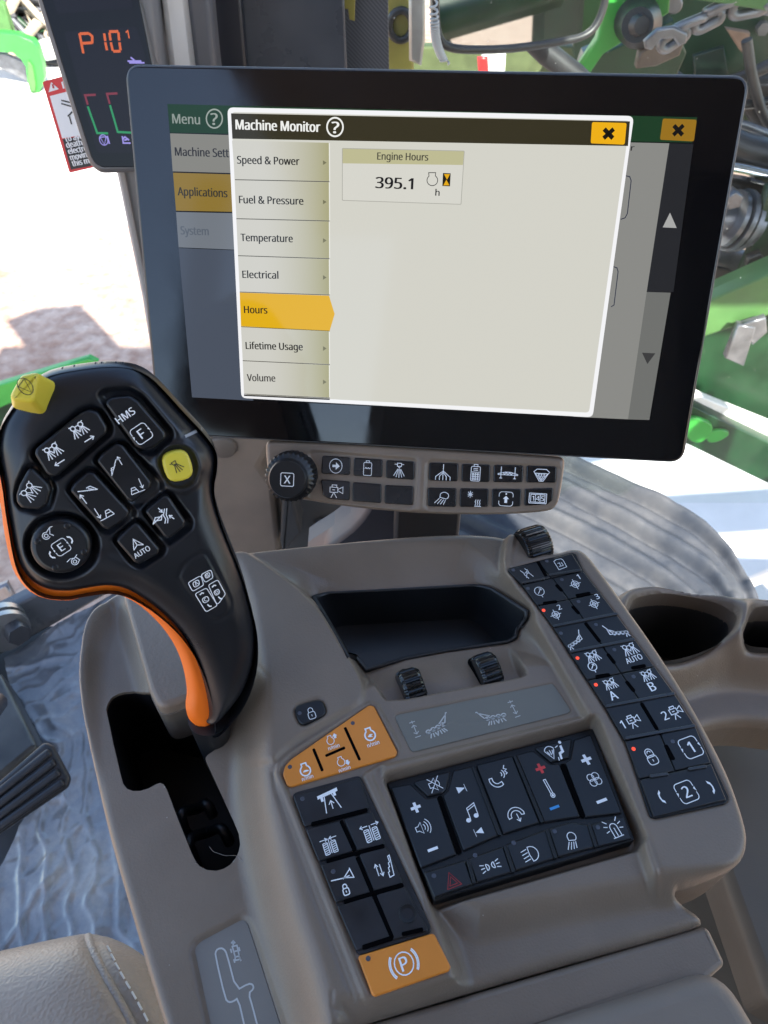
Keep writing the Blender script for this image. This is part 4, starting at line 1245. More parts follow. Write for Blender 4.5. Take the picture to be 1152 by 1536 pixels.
# ------------------------------------------------------------------ the control lever
ZA = lambda p: zz(p, 0, 520, 2.88)
ZB = Z1
_c = at_depth(170, 725, 0.352)
_view = nv(CAM - _c)
_n = nv(_view * math.cos(math.radians(10)) - UP * math.sin(math.radians(10)))
_u = RT * math.cos(math.radians(31)) + UP * math.sin(math.radians(31))
_u = nv(_u - _n * _u.dot(_n))
FL = Frame(_c, _u, np.cross(_n, _u))
lever = thing('control_lever', 'black lever with orange trim and many thumb keys, rising from the console gate', 'control lever', FL)
# the grip bends away below the head, down to the gate
_b0 = FL.un(262, 930); _b1 = FL.un(300, 1095)
_dir = nv(_b1 - _b0)
_BH = 4 * mm
_base_world = FC.o + FC.U * FC.un(304, 1095, _BH)[0] + FC.V * FC.un(304, 1095, _BH)[1] + FC.N * _BH
def bendf(k):
    def f(x, y):
        t = (x - _b0[0]) * _dir[0] + (y - _b0[1]) * _dir[1]
        return -k * 0.5 * (t + np.sqrt(t * t + 0.03 ** 2))
    return f
# slope that brings the foot of the grip to the level of the deck
def _gap(k):
    q, h = FL.unf(304, 1095, bendf(k))
    P = FL.o + FL.U * q[0] + FL.V * q[1] + FL.N * h
    return P[2] - _base_world[2]
_lo, _hi = 0.0, 1.6
for _ in range(40):
    _m = (_lo + _hi) / 2
    if _gap(_m) > 0.004: _lo = _m
    else: _hi = _m
BK = min(_lo, 1.5)
bend = bendf(BK)

shell_px = ZA([(170, 120), (240, 96), (330, 80), (440, 66), (530, 66), (600, 82), (660, 115), (720, 175), (800, 265), (870, 338), (920, 398), (944, 440), (950, 480), (946, 540), (934, 590), (938, 650), (962, 740), (1000, 840), (1040, 935), (1075, 1040)]) + \
    ZB([(820, 112), (853, 230), (862, 330), (857, 430), (832, 530), (790, 622), (745, 680), (705, 728), (665, 765), (620, 772), (606, 745), (628, 740), (622, 660), (600, 560), (570, 470), (530, 385), (480, 310), (420, 245), (340, 178), (262, 128), (200, 100), (125, 92), (60, 102), (0, 112)]) + \
    ZA([(300, 1090), (205, 1085), (140, 1056), (90, 1008), (60, 950), (42, 880), (25, 780), (10, 690), (0, 600), (-22, 500), (-30, 430), (-12, 340), (30, 270), (90, 190)])
trim_px = ZA([(0, 500), (-26, 600), (2, 700), (10, 790), (28, 880), (46, 960), (80, 1022), (128, 1072), (200, 1102), (300, 1108)]) + \
    ZB([(0, 126), (60, 115), (120, 105), (180, 109), (250, 138), (320, 188), (390, 258), (450, 340), (490, 430), (513, 530), (520, 600), (511, 650), (515, 690), (532, 725), (570, 750), (616, 756), (700, 690), (790, 500), (800, 300), (700, 100), (400, 0)])
sh = FL.unfs(shell_px, bend)
sh = chaikin(ccw(sh), 2)
lv = HF(sh, 0.6 * mm, 0.0)
lv.h = bend(lv.P[:, 0], lv.P[:, 1])
# the key field lies a little below the rounded rim of the head
field = FL.uns(ZA([(60, 640), (110, 520), (160, 440), (350, 278), (440, 200), (560, 196), (640, 240), (740, 370), (840, 430), (880, 520), (860, 620), (830, 760), (640, 950), (560, 940), (430, 880), (380, 960), (270, 1030), (160, 990), (100, 880), (70, 760)]))
wells = [
    [(425, 205), (455, 185), (560, 178), (620, 215), (742, 365), (745, 395), (690, 455), (650, 470), (600, 455)],
    [(135, 468), (145, 440), (345, 275), (395, 258), (440, 278), (480, 345), (478, 380), (250, 575), (215, 578), (190, 560)],
    [(58, 645), (72, 595), (112, 522), (140, 510), (222, 585), (234, 620), (212, 700), (175, 722), (90, 712), (60, 680)],
    [(405, 495), (430, 462), (500, 408), (540, 414), (705, 590), (700, 630), (610, 700), (575, 695)],
    [(288, 622), (310, 585), (375, 528), (415, 534), (585, 715), (578, 750), (470, 815), (435, 805)],
    [(615, 712), (640, 680), (710, 628), (738, 636), (832, 760), (825, 790), (735, 860), (705, 840)],
    [(488, 840), (510, 812), (580, 748), (606, 755), (712, 870), (705, 900), (610, 965), (580, 950)],
]
uv = lambda p, h=0.0: FL.uns(ZA(p), h)
lv.blend(chaikin(ccw(field), 1), -1.2 * mm, 6 * mm, add=True)
for wl in wells:
    lv.blend(rnd(uv(wl), 2 * mm), -3.4 * mm, 1.2 * mm, add=True)
kc = FL.un(*ZA([(265, 868)])[0])
kr = 150 / 2.88 * FL.scale(92, 820)
lv.blend(circle(kc[0], kc[1], kr, 40), -5.5 * mm, 2.2 * mm, add=True)
yc = FL.un(*ZA([(765, 516)])[0]); sc_ = FL.scale(266, 700) / 2.88
lv.blend(rnd(uv([(660, 500), (700, 430), (790, 412), (850, 450), (882, 520), (855, 610), (790, 640), (720, 618)]), 6 * mm), 1.6 * mm, 2.5 * mm, add=True)
lv.blend(rnd(uv([(680, 500), (712, 440), (790, 428), (838, 458), (858, 520), (838, 594), (785, 618), (725, 600)]), 6 * mm), -2.6 * mm, 1.5 * mm, add=True)
# facet on the right shoulder
rid = FL.uns(ZA([(600, 60), (640, 150), (700, 230), (790, 330), (830, 385), (960, 500), (1000, 300), (700, 60)]))
lv.blend(rid, -3.0 * mm, 9 * mm, add=True)
# small plate with the four way key plan on the grip
plate = FL.unfs(ZA([(768, 1010), (775, 975), (800, 935), (870, 890), (890, 893), (905, 915), (995, 1090), (1000, 1130), (980, 1165), (940, 1185), (905, 1180)]) , bend)
lv.groove(np.vstack([chaikin(plate, 1), chaikin(plate, 1)[:1]]), 0.55 * mm, 0.8 * mm)
lv.groove(FL.uns(ZA([(790, 388), (830, 372), (876, 352)])), 0.6 * mm, 0.8 * mm)
lv.round_edge(15 * mm, 0.9)
lv.blur(3)
lv.mesh('grip_shell', GRIP, lever, skirt=6 * mm)
HL = lv.f
# orange side trim and the rear half of the body
tr = chaikin(ccw(FL.unfs(trim_px, bend, -11 * mm)), 2)
tf = HF(tr, 0.8 * mm, 0.0)
tf.h = bend(tf.P[:, 0], tf.P[:, 1]) - 10.5 * mm
tf.h = tf.h - 8 * mm * sstep((-sdf(tf.out, tf.P) - 11 * mm) / (8 * mm))
tf.h = tf.h - 4 * mm * (1 - np.clip(-sdf(tf.out, tf.P), 0, 6 * mm) / (6 * mm)) ** 2
tf.mesh('orange_trim', ORANGE, lever, skirt=4 * mm)
rear = inset(chaikin(ccw(FL.unfs(shell_px, bend, -14 * mm)), 1), 2 * mm)
mb = MB(); n = len(rear)
prof = [(0, -6), (0, -20), (3, -30), (8, -36)]
vv = []
for ins, hz in prof:
    q = inset(rear, ins * mm * 0.6)
    vv += [(q[i][0], q[i][1], bend(*rear[i]) + hz * mm) for i in range(n)]
mb.add(vv, [(k * n + (i + 1) % n, k * n + i, (k + 1) * n + i, (k + 1) * n + (i + 1) % n) for k in range(3) for i in range(n)], 0)
mb.add(vv[-n:], [tuple(range(n - 1, -1, -1))], 0, False)
mb.build('rear_shell', GRIP, lever)
# foot of the lever going down into the gate
inv = FL.matrix().inverted()
def to_l(P):
    q = inv @ Vector(P); return np.array(q)
mb = MB()
foot_q, foot_h = FL.unf(314, 1075, bend, -18 * mm)
foot = FL.o + FL.U * foot_q[0] + FL.V * foot_q[1] + FL.N * foot_h
gq = FC.un(325, 1125, DECK - 20 * mm)
low = FC.o + FC.U * gq[0] + FC.V * gq[1] + FC.N * (DECK - 20 * mm)
low2 = low + np.array([0, 0.0, -0.05])
tube(mb, [to_l(foot), to_l(foot * .5 + low * .5), to_l(low), to_l(low2)], [12 * mm, 10.5 * mm, 9 * mm, 8 * mm], 20)
mb.build('stem', RUBBER, lever)

def lkey(px, h1, mat, name='button', icons=(), r=2 * mm, bev=1.2 * mm, crown=0.3 * mm, base=-4 * mm, pm=PRINT, dish=0.0):
    mb = MB()
    p = rnd(ccw(uv(px, h1)), r)
    pad(mb, p, base, h1, bev, 0, crown=crown, seg=3, dish=dish)
    b = mb.build(name, mat, lever)
    if icons:
        mi = MB()
        for nm, x, y, half, rot, *w in icons:
            hw, hh = half if isinstance(half, tuple) else (half, half)
            hz = h1 + crown - dish + 0.15 * mm
            q = FL.un(*ZA([(x, y)])[0], hz); sc = FL.scale(*ZA([(x, y)])[0], hz) / 2.88
            icon(mi, nm, q[0], q[1], hw * sc, hh * sc, hz, 0, w[0] if w else 0.09, math.radians(rot))
        mi.build('pictogram', pm, b)
    return b
lkey([(452, 245), (478, 222), (562, 214), (600, 238), (716, 372), (716, 396), (660, 440), (612, 446), (585, 432)], 1.6 * mm, KEY, icons=[('hms', 541, 298, (40, 36), 2), ('letter_f', 611, 376, 38, 2)], r=3 * mm, crown=0.0)
lkey([(148, 465), (156, 440), (350, 286), (385, 274), (425, 284), (462, 345), (462, 372), (248, 560), (220, 562), (198, 548)], 1.8 * mm, KEY, icons=[('nozzles_right', 352, 370, 50, 0), ('nozzles_left', 240, 462, 50, 0)], r=3 * mm, crown=0.0)
lkey([(70, 642), (84, 600), (120, 534), (140, 526), (208, 592), (220, 622), (200, 688), (170, 706), (92, 698), (72, 672)], 1.8 * mm, KEY, icons=[('nozzles', 132, 626, 42, 22)], r=2.5 * mm, crown=0.0)
lkey([(416, 495), (440, 465), (504, 418), (532, 426), (655, 585), (650, 612), (572, 676), (548, 662)], 1.4 * mm, KEY, icons=[('boom_up', 500, 520, 38, -5), ('boom_down', 585, 610, 38, -12)], crown=0.0)
lkey([(300, 622), (322, 590), (380, 542), (410, 548), (560, 712), (552, 738), (470, 795), (442, 782)], 1.4 * mm, KEY, icons=[('boom_up_left', 385, 635, 46, 0), ('boom_down_left', 455, 715, 42, -5)], crown=0.0)
lkey([(626, 714), (646, 694), (710, 642), (732, 650), (802, 756), (796, 780), (728, 832), (708, 822)], 1.4 * mm, KEY, icons=[('boom_fold', 705, 738, 48, -25)], crown=0.0)
lkey([(500, 840), (520, 818), (580, 762), (602, 770), (690, 874), (684, 898), (602, 942), (580, 932)], 1.4 * mm, KEY, icons=[('boom_auto', 597, 864, 44, -3)], crown=0.0)
# round four way key
mb = MB()
r_ = 128 / 2.88 * FL.scale(92, 820)
kq = FL.un(*ZA([(264, 866)])[0], 2 * mm)
pad(mb, circle(kq[0], kq[1], r_, 48), -6 * mm, 1.6 * mm, 2.4 * mm, 0, seg=5, dish=0.3 * mm)
for a in (40, 130, 220, 310):
    x, y = kq[0] + r_ * .78 * math.cos(math.radians(a)), kq[1] + r_ * .78 * math.sin(math.radians(a))
    pad(mb, circle(x, y, r_ * .13, 14, r_ * .13), 0.5 * mm, 1.9 * mm, 0.8 * mm, 0, seg=3)
kb = mb.build('selector_knob', KEY, lever)
mi = MB(); hz = 1.85 * mm
for nm, x, y, half, rot in (('letter_e', 264, 866, 33, 0), ('bracket_r', 305, 832, (15, 22), -2), ('bracket_l', 222, 902, (15, 22), 0), ('pump_a', 208, 808, 32, -15), ('pump_b', 318, 925, 30, -5)):
    q = FL.un(*ZA([(x, y)])[0], hz); sc = FL.scale(*ZA([(x, y)])[0], hz) / 2.88
    icon(mi, nm, q[0], q[1], (half[0] if isinstance(half, tuple) else half) * sc, (half[1] if isinstance(half, tuple) else half) * sc, hz, 0, 0.1, math.radians(rot))
mi.build('pictogram', PRINT, kb)
# yellow keys
lkey([(690, 466), (808, 440), (846, 566), (728, 594)], 2.0 * mm, YELLOW_KEY, name='yellow_button', icons=[('nozzle_small', 763, 520, 34, -2, .1)], r=5.5 * mm, crown=0.3 * mm, pm=PRINT_DARK)
mb = MB()
yb = uv([(22, 236), (84, 120), (180, 106), (246, 148), (238, 200), (190, 300), (72, 290)], 2 * mm)
ytop = 14 * mm
yt = uv([(26, 238), (90, 126), (178, 108), (150, 250)], ytop)
b4 = ccw(uv([(40, 262), (92, 150), (250, 140), (196, 300)], -2 * mm)); t4 = ccw(yt)
def rr_(p): return rnd(p, 3.2 * mm, 5)
B4, T4 = rr_(b4), rr_(t4)
# match the starting corner
k0 = np.argmin(np.linalg.norm(B4 - T4[0] - (B4.mean(0) - T4.mean(0)), axis=1))
B4 = np.roll(B4, -k0, 0); n = len(T4)
v = [(x, y, -2 * mm) for x, y in B4] + [(x, y, ytop - 2.4 * mm) for x, y in T4]
for a in (30, 60, 90):
    q = inset(T4, 2.4 * mm * (1 - math.cos(math.radians(a))))
    v += [(x, y, ytop - 2.4 * mm * (1 - math.sin(math.radians(a)))) for x, y in q]
mb.add(v, [(k * n + i, k * n + (i + 1) % n, (k + 1) * n + (i + 1) % n, (k + 1) * n + i) for k in range(4) for i in range(n)], 0)
mb.add(v[-n:], [tuple(range(n))], 0, False)
yo = mb.build('stop_button', YELLOW_KEY, lever)
mi = MB(); hz = ytop + 0.12 * mm
q = FL.un(*ZA([(109, 172)])[0], hz); sc = FL.scale(*ZA([(109, 172)])[0], hz) / 2.88
icon(mi, 'slash_circle', q[0], q[1], 30 * sc, 42 * sc, hz, 0, 0.11, math.radians(15))
mi.build('pictogram', PRINT_DARK, yo)
# printed key plan on the grip
mi = MB()
def prt(polys, words):
    for pl in polys:
        P = [FL.unf(*ZA([p])[0], HL, 0.15 * mm)[0] for p in pl]
        ribbon(mi, chaikin(np.array(rnd(P, 1.2 * mm)), 0), 0.42 * mm, lambda x, y: HL(x, y) + 0.15 * mm, 0, True)
    for t, x, y, hgt, ang in words:
        px = ZA([(x, y)])[0]
        qq, hz_ = FL.unf(*px, HL, 0.15 * mm)
        sc2 = FL.scale(*px, hz_) / 2.88
        letter(mi, t, qq[0], qq[1] - hgt * sc2 * .5, hgt * sc2, hgt * sc2, lambda x, y: HL(x, y) + 0.15 * mm, 0, 0.02, 'c')
prt([[(812, 1020), (868, 988), (880, 1030), (832, 1058)], [(868, 985), (912, 962), (920, 998), (886, 1020)], [(842, 1068), (892, 1042), (940, 1118), (890, 1146)], [(900, 1030), (940, 1006), (974, 1068), (938, 1118)],
     [(832, 1020), (858, 1005), (862, 1028), (840, 1042)], [(884, 985), (904, 974), (908, 992), (890, 1002)], [(872, 1090), (896, 1076), (904, 1096), (882, 1110)], [(922, 1058), (944, 1046), (950, 1064), (932, 1076)]],
    [('A', 848, 1023, 18, 0), ('B', 896, 988, 15, 0), ('C', 888, 1093, 16, 0), ('D', 937, 1061, 15, 0)])
for cx_, cy_, sgn in ((872, 1068, 1), (905, 1118, -1), (925, 1035, 1), (952, 1085, -1)):
    P = [FL.unf(*ZA([(cx_ + a, cy_ + b)])[0], HL, 0.15 * mm)[0] for a, b in ((-9, 5 * sgn), (0, -4 * sgn), (9, -3 * sgn))]
    ribbon(mi, P, 0.7 * mm, lambda x, y: HL(x, y) + 0.15 * mm)
mi.build('key_plan', PRINT, lever)
mi = MB()
P = [FL.unf(*ZA([p])[0], HL, 0.15 * mm)[0] for p in ((800, 388), (822, 378), (846, 366), (872, 354))]
ribbon(mi, P, 1.3 * mm, lambda x, y: HL(x, y) + 0.2 * mm)
mi.build('index_mark', flat('grey_mark', (0.32, 0.33, 0.34), 0.4), lever)
# ------------------------------------------------------------------ the touch display
def cam_pt(v):
    return CAM + RT * v[0] + UP * v[1] + FW * v[2]
_tl, _tr, _bl = cam_pt((-0.14097, 0.24290, 0.41712)), cam_pt((0.18752, 0.22292, 0.39274)), cam_pt((-0.14540, 0.04975, 0.49496))
FD = Frame((_tl + _tr) / 2 + (_bl - _tl) / 2, _tr - _tl, _tl - _bl)
display = thing('touch_display', 'large black touch display on an arm showing the engine hours page', 'display', FD)
ZS = lambda p: zz(p, 220, 120, 2.304)     # left half of the screen
ZR = lambda p: zz(p, 650, 0, 2.295)       # right half
du = lambda p, h=0.0: FD.uns(p, h)
BEZEL = plastic('bezel_glass', (0.004, 0.004, 0.005), rough=0.08, bump=0, var=0.1, dust=0.03, dens=70, dustcol=(0.1, 0.1, 0.1))
mb = MB()
outer = rnd(du([(186, 96), (1127, 113), (1025, 695), (237, 652)]), 9 * mm, 8)
pad(mb, inset(outer, 0.9 * mm), -5 * mm, 0.0, 0.8 * mm, 0, seg=3)
mb.build('bezel', BEZEL, display)
mb = MB()
prism(mb, outer, -9 * mm, -0.5 * mm, 0, 0.8 * mm)
prism(mb, inset(outer, 14 * mm), -34 * mm, -8 * mm, 0, 3 * mm)
mb.build('housing', plastic('display_housing', (0.07, 0.07, 0.072), 0.35, 1500, 0.08, 0.05), display)

def G(h, k=1.0):
    key_ = (h, k)
    if key_ not in G.c:
        G.c[key_] = glow('screen_' + h.lstrip('#'), h, k)
    return G.c[key_]
G.c = {}
TXT_D, TXT_L = '#23231f', '#efefec'
scr_px = [(251, 156), (1046, 176), (974, 630), (288, 596)]
mb = MB(); fillp(mb, du(scr_px, 0.15 * mm), 0.15 * mm)
screen = mb.build('screen', G('#1a1c20', 0.35), display)
def panel(name, polys, words=(), lines=(), h=0.3, parent=None):
    """a block of the picture on the screen: areas, printed words and rules"""
    mb = MB(); mats = []
    def mi(hx):
        m = G(hx)
        if m not in mats: mats.append(m)
        return mats.index(m)
    for k, (px, hx, *r) in enumerate(polys):
        p = du(px, h * mm)
        if r: p = rnd(p, r[0] * mm, 4)
        fillp(mb, p, (h + 0.02 * k) * mm, mi(hx))
    top = h + 0.02 * len(polys) + 0.02
    for px, w, hx, *cl in lines:
        ribbon(mb, du(px, top * mm), w * mm, top * mm, mi(hx), bool(cl))
    for t, a, b, cap, hx, bold in words:
        # a, b: ends of the baseline in the photo, cap: capital height in photo pixels
        A_, B_ = FD.un(*a, top * mm), FD.un(*b, top * mm)
        ux = nv(B_ - A_)
        letter(mb, t, A_[0], A_[1], 1, cap * FD.scale(*a, top * mm) * 0.89, (top + 0.02) * mm, mi(hx), bold, 'l', ux, (-ux[1], ux[0]), np.linalg.norm(B_ - A_))
    return mb.build(name, mats, parent or screen)

# page behind the dialog
panel('menu_bar', [([(251, 156), (1046, 176), (1038, 214), (255, 199)], '#1c3c24')], [('Menu', (259, 185), (300, 186.5), 14, '#8c968e', .018)],
      [([(321.5 + 12 * math.cos(t), 178 + 14 * math.sin(t)) for t in np.linspace(0, 6.1, 26)], 0.75, '#9aa39b', 1)], 0.3)
panel('help_mark', [], [('?', (316.5, 187), (326.5, 187.4), 17, '#9aa39b', .02)], (), 0.36)
panel('menu_item', [([(255, 200), (360, 203), (362, 260), (259, 257)], '#84837c')], [('Machine Setti', (263, 233.5), (346, 236), 12.5, '#2b2c2e', .02)], (), 0.3)
panel('menu_item', [([(259.5, 259), (362, 262), (364, 318), (264, 316)], '#8d742f')], [('Applications', (267, 293), (341, 296), 12.5, '#38352c', .022)], (), 0.3)
panel('menu_item', [([(264, 318), (364, 320), (366, 375), (268, 371)], '#727880')], [('System', (271.5, 351.5), (313, 353), 12.5, '#59616c', .022)], (), 0.3)
panel('background_page', [([(920, 213), (1004, 215), (970, 438), (942, 629), (860, 625)], '#8a8a86')], [('r', (946, 226), (951, 226), 9, '#2a2a2a', .02)],
      [(ZR([(660, 605), (676, 608), (681, 622), (668, 735), (660, 750), (645, 755)]), 0.5, '#2c3246'), (ZR([(620, 918), (632, 922), (636, 935), (622, 1050), (612, 1056)]), 0.5, '#2c3246')], 0.26)
panel('menu_blank', [([(268, 372), (366, 376), (380, 601), (288, 596)], '#4a5260')], (), (), 0.26)
panel('scroll_bar', [([(1004, 215), (1040, 216), (1010, 438), (970, 438)], '#26272a'), ([(970, 438), (1006, 439), (974, 630), (942, 629)], '#6f706d'), ([(1005, 319), (1015, 342), (994, 341)], '#a9a9a7'), ([(963, 529), (983, 530), (971, 546)], '#3c3c3c')], (), (), 0.32)
cb = ZR([(790, 408), (907, 412), (897, 487), (780, 481)])
panel('close_button', [(cb, '#97701c', 1.0)], (), [(ZR([(828, 432), (858, 465)]), 2.0, '#151310'), (ZR([(861, 431), (826, 465)]), 2.0, '#151310')], 0.4)
# dialog
dlg = [(341, 161), (951, 174), (889, 626), (362, 597)]
dialog = panel('dialog', [(dlg, '#f4f4f6', 3.2), ([(347, 168), (945, 181), (883.5, 619), (367, 592)], '#d3d2c8', 2.2)], (), (), 0.46)
panel('title_bar', [([(346.5, 170), (945, 182), (942, 219), (348.5, 208)], '#35311f')], [('Machine Monitor', (354, 194), (480, 198), 14.5, '#f2f2ee', .026)],
      [([(502.5 + 12 * math.cos(t), 190.5 + 14 * math.sin(t)) for t in np.linspace(0, 6.1, 26)], 0.85, '#f2f2ee', 1)], 0.56, dialog)
panel('help_mark', [], [('?', (497.5, 199.5), (508, 200), 17, '#f2f2ee', .024)], (), 0.62, dialog)
panel('close_button', [([(888, 183), (940, 184.5), (937, 217), (886, 215)], '#eeb011', 1.0)], (), [(ZR([(588, 444), (618, 476)]), 2.2, '#15130a'), (ZR([(621, 444), (586, 476)]), 2.2, '#15130a')], 0.66, dialog)
# tab column: left and right ends of the rules between tabs
rules = [((348, 210), (494, 213.5)), ((352.5, 269.5), (494, 272.5)), ((354.5, 328), (494, 331.5)), ((357, 383.5), (494, 388)), ((359.5, 438), (494.5, 442.5)), ((361.5, 490), (494.5, 496.5)), ((364, 541), (494.5, 547)), ((366, 591), (494.5, 597))]
names = [('Speed & Power', 356, 449, 246.5), ('Fuel & Pressure', 359, 455, 306), ('Temperature', 361.5, 439, 362.5), ('Electrical', 364, 417.5, 417.5), ('Hours', 366.5, 401, 470), ('Lifetime Usage', 369, 454, 524.5), ('Volume', 371, 413, 572)]
def tabmat():
    """tab face: pale towards the words, olive at its right edge, as the page is drawn"""
    m, nt, p = newmat('screen_tab')
    N, L = nt.nodes.new, nt.links.new
    tc = N('ShaderNodeTexCoord'); sx = N('ShaderNodeSeparateXYZ'); L(tc.outputs['Object'], sx.inputs[0])
    x0, x1 = FD.un(390, 400)[0], FD.un(496, 400)[0]
    mr = N('ShaderNodeMapRange'); mr.inputs['From Min'].default_value = x0; mr.inputs['From Max'].default_value = x1
    L(sx.outputs['X'], mr.inputs['Value'])
    mx = N('ShaderNodeMix'); mx.data_type = 'RGBA'
    mx.inputs['A'].default_value = (*lin('#cfcec6'), 1); mx.inputs['B'].default_value = (*lin('#a8a57c'), 1)
    pw = N('ShaderNodeMath'); pw.operation = 'POWER'; pw.inputs[1].default_value = 1.7
    L(mr.outputs['Result'], pw.inputs[0]); L(pw.outputs[0], mx.inputs['Factor'])
    L(mx.outputs['Result'], p.inputs['Emission Color'])
    p.inputs['Emission Strength'].default_value = 1 / 2 ** EXPO
    p.inputs['Base Color'].default_value = (0.004, 0.004, 0.004, 1); p.inputs['Roughness'].default_value = 0.08; p.inputs['Specular IOR Level'].default_value = 0.14
    return m
TAB = tabmat(); G.c[('tab', 1.0)] = TAB
for k, (t, xa, xb, yb) in enumerate(names):
    (l0, r0), (l1, r1) = rules[k], rules[k + 1]
    sel = t == 'Hours'
    poly = [(l0[0], l0[1] + .8), (r0[0], r0[1] + .8), (r1[0], r1[1] - .8), (l1[0], l1[1] - .8)]
    if sel:
        poly = [poly[0], (r0[0] - 1, r0[1] + 1), (502, 471), (r1[0], r1[1]), poly[3]]
    ln = [([l1, r1], 0.45, '#55544c'), ([(494, r0[1] + 1), (494.5, r1[1] - 1)], 0.6, '#ecebe4')] if not sel else [([l1, r1], 0.45, '#7a6a20')]
    ps = [(poly, '#e2b017' if sel else 'tab')]
    if not sel:
        ay = (r0[1] + r1[1]) / 2 + 1
        ps.append(([(484.5, ay - 3.5), (490, ay), (484.5, ay + 3.5)], '#77755a'))
    drop = (xb - xa) * 0.012
    panel('menu_tab', ps, [(t, (xa, yb - drop), (xb, yb + drop), 11.5, '#4a4a46' if t == 'Volume' else TXT_D, .02)], ln, 0.56, dialog)
panel('tab_foot', [([(366, 592), (494.5, 598), (494.5, 600), (366, 594)], '#2c2a26')], (), (), 0.56, dialog)
panel('hours_tile', [([(513, 222), (697, 226), (692, 307), (513, 301)], '#aaa9a0', .6), ([(514, 223), (696, 227), (691, 306), (514, 300)], '#d6d5cc', .5), ([(514, 223), (696, 227), (694.5, 247.5), (514, 245)], '#bdba92', .4)],
      [('Engine Hours', (566, 239.5), (642, 241), 11, '#45433a', .018), ('395.1', (563.5, 282), (619, 284), 17, '#17171a', .026), ('h', (653, 293.5), (659, 293.7), 10, '#2a2a2a', .018)],
      [([(648.5 + 8 * math.cos(t), 270.5 + 8 * math.sin(t)) for t in np.linspace(-.9, 4.05, 22)], 0.4, '#3a3a3a'), ([(643.5, 264.5), (643, 259), (653.5, 259), (653, 264.5)], 0.4, '#3a3a3a')], 0.58, dialog)
panel('hourglass_mark', [([(664.5, 259.5), (676, 260), (675, 279.5), (663.5, 279)], '#1c1a10'), ([(666, 261), (675, 261.3), (670.5, 269.5)], '#e6ac12'), ([(669.5, 269.5), (674, 278), (665, 278)], '#e6ac12')], (), (), 0.68, dialog)

# ------------------------------------------------------------------ shortcut bar under the display
ZC = lambda p: zz(p, 380, 620, 2.304)
_pc = at_depth(620, 725, 0.487)
FB = Frame(_pc, FD.U, FD.V * math.cos(math.radians(14)) + FD.N * math.sin(math.radians(14)) * -1)
sbar = thing('shortcut_bar', 'taupe bar of black shortcut keys with a knurled knob under the display', 'key bar', FB)
bu = lambda p, h=0.0: FB.uns(ZC(p), h)
hf = HF(chaikin(ccw(bu([(38, 120), (44, 98), (65, 92), (300, 100), (600, 120), (900, 140), (1060, 150), (1076, 158), (1078, 180), (1062, 290), (1048, 325), (1020, 342), (860, 352), (700, 352), (520, 345), (300, 322), (160, 298), (70, 292), (50, 250)])), 2), 0.7 * mm, 0.0)
for q in ([(190, 138), (205, 130), (560, 158), (566, 170), (556, 322), (540, 332), (240, 302), (185, 294), (215, 220)], [(600, 172), (612, 160), (1050, 185), (1062, 195), (1045, 315), (1025, 330), (840, 342), (605, 335), (592, 322)]):
    hf.blend(rnd(bu(q), 3 * mm), -1.2 * mm, 1.5 * mm)
hf.groove(bu([(582, 175), (576, 325)]), 3 * mm, -1.0 * mm)
hf.round_edge(3.5 * mm); hf.blur(1)
hf.mesh('body', TAUPE, sbar, skirt=12 * mm)
def bkey(q, ic):
    mb = MB(); hz = -0.1 * mm
    pad(mb, rnd(bu(q, hz), 1.5 * mm), -2.5 * mm, hz, 0.7 * mm, 0, seg=3)
    b = mb.build('button', KEYGLOSS, sbar)
    if ic:
        nm, x, y, hw, hh = ic
        hz += 0.12 * mm
        qq = FB.un(*ZC([(x, y)])[0], hz); sc = FB.scale(*ZC([(x, y)])[0], hz) / 2.304
        mi = MB(); icon(mi, nm, qq[0], qq[1], hw * sc, hh * sc * 1.12, hz, 0, 0.09)
        mi.build('pictogram', PRINT, b)
KEYGLOSS = plastic('glossy_black_key', (0.008, 0.008, 0.009), 0.25, 1800, 0.02, 0.1)
for q, ic in [
    ([(238, 146), (336, 152), (334, 214), (234, 208)], ('go', 285, 182, 23, 23)),
    ([(348, 153), (447, 160), (446, 222), (345, 216)], ('tank_wave', 395, 190, 23, 22)),
    ([(459, 162), (557, 167), (556, 230), (457, 224)], ('nozzle_fan', 504, 198, 25, 24)),
    ([(232, 228), (334, 236), (332, 302), (262, 296), (240, 284)], ('camera', 285, 268, 27, 24)),
    ([(343, 238), (443, 245), (442, 311), (341, 304)], None),
    ([(454, 248), (553, 252), (551, 318), (452, 312)], None),
    ([(608, 170), (709, 173), (707, 236), (606, 232)], ('fork', 656, 205, 28, 26)),
    ([(721, 175), (820, 178), (817, 238), (718, 236)], ('tank_mix', 768, 206, 26, 25)),
    ([(831, 178), (934, 180), (931, 239), (829, 238)], ('boom_posts', 880, 209, 32, 24)),
    ([(945, 180), (1049, 183), (1046, 240), (942, 239)], ('hopper', 996, 212, 27, 24)),
    ([(603, 257), (703, 259), (701, 324), (602, 322)], ('work_lamp', 652, 293, 30, 22)),
    ([(714, 259), (814, 261), (812, 324), (712, 324)], ('frost_heat', 762, 294, 26, 24)),
    ([(825, 261), (927, 262), (924, 322), (823, 324)], ('up_box', 873, 296, 24, 22)),
    ([(938, 261), (1037, 258), (1034, 300), (1015, 316), (935, 320)], ('counter', 983, 294, 27, 24))]:
    bkey(q, ic)
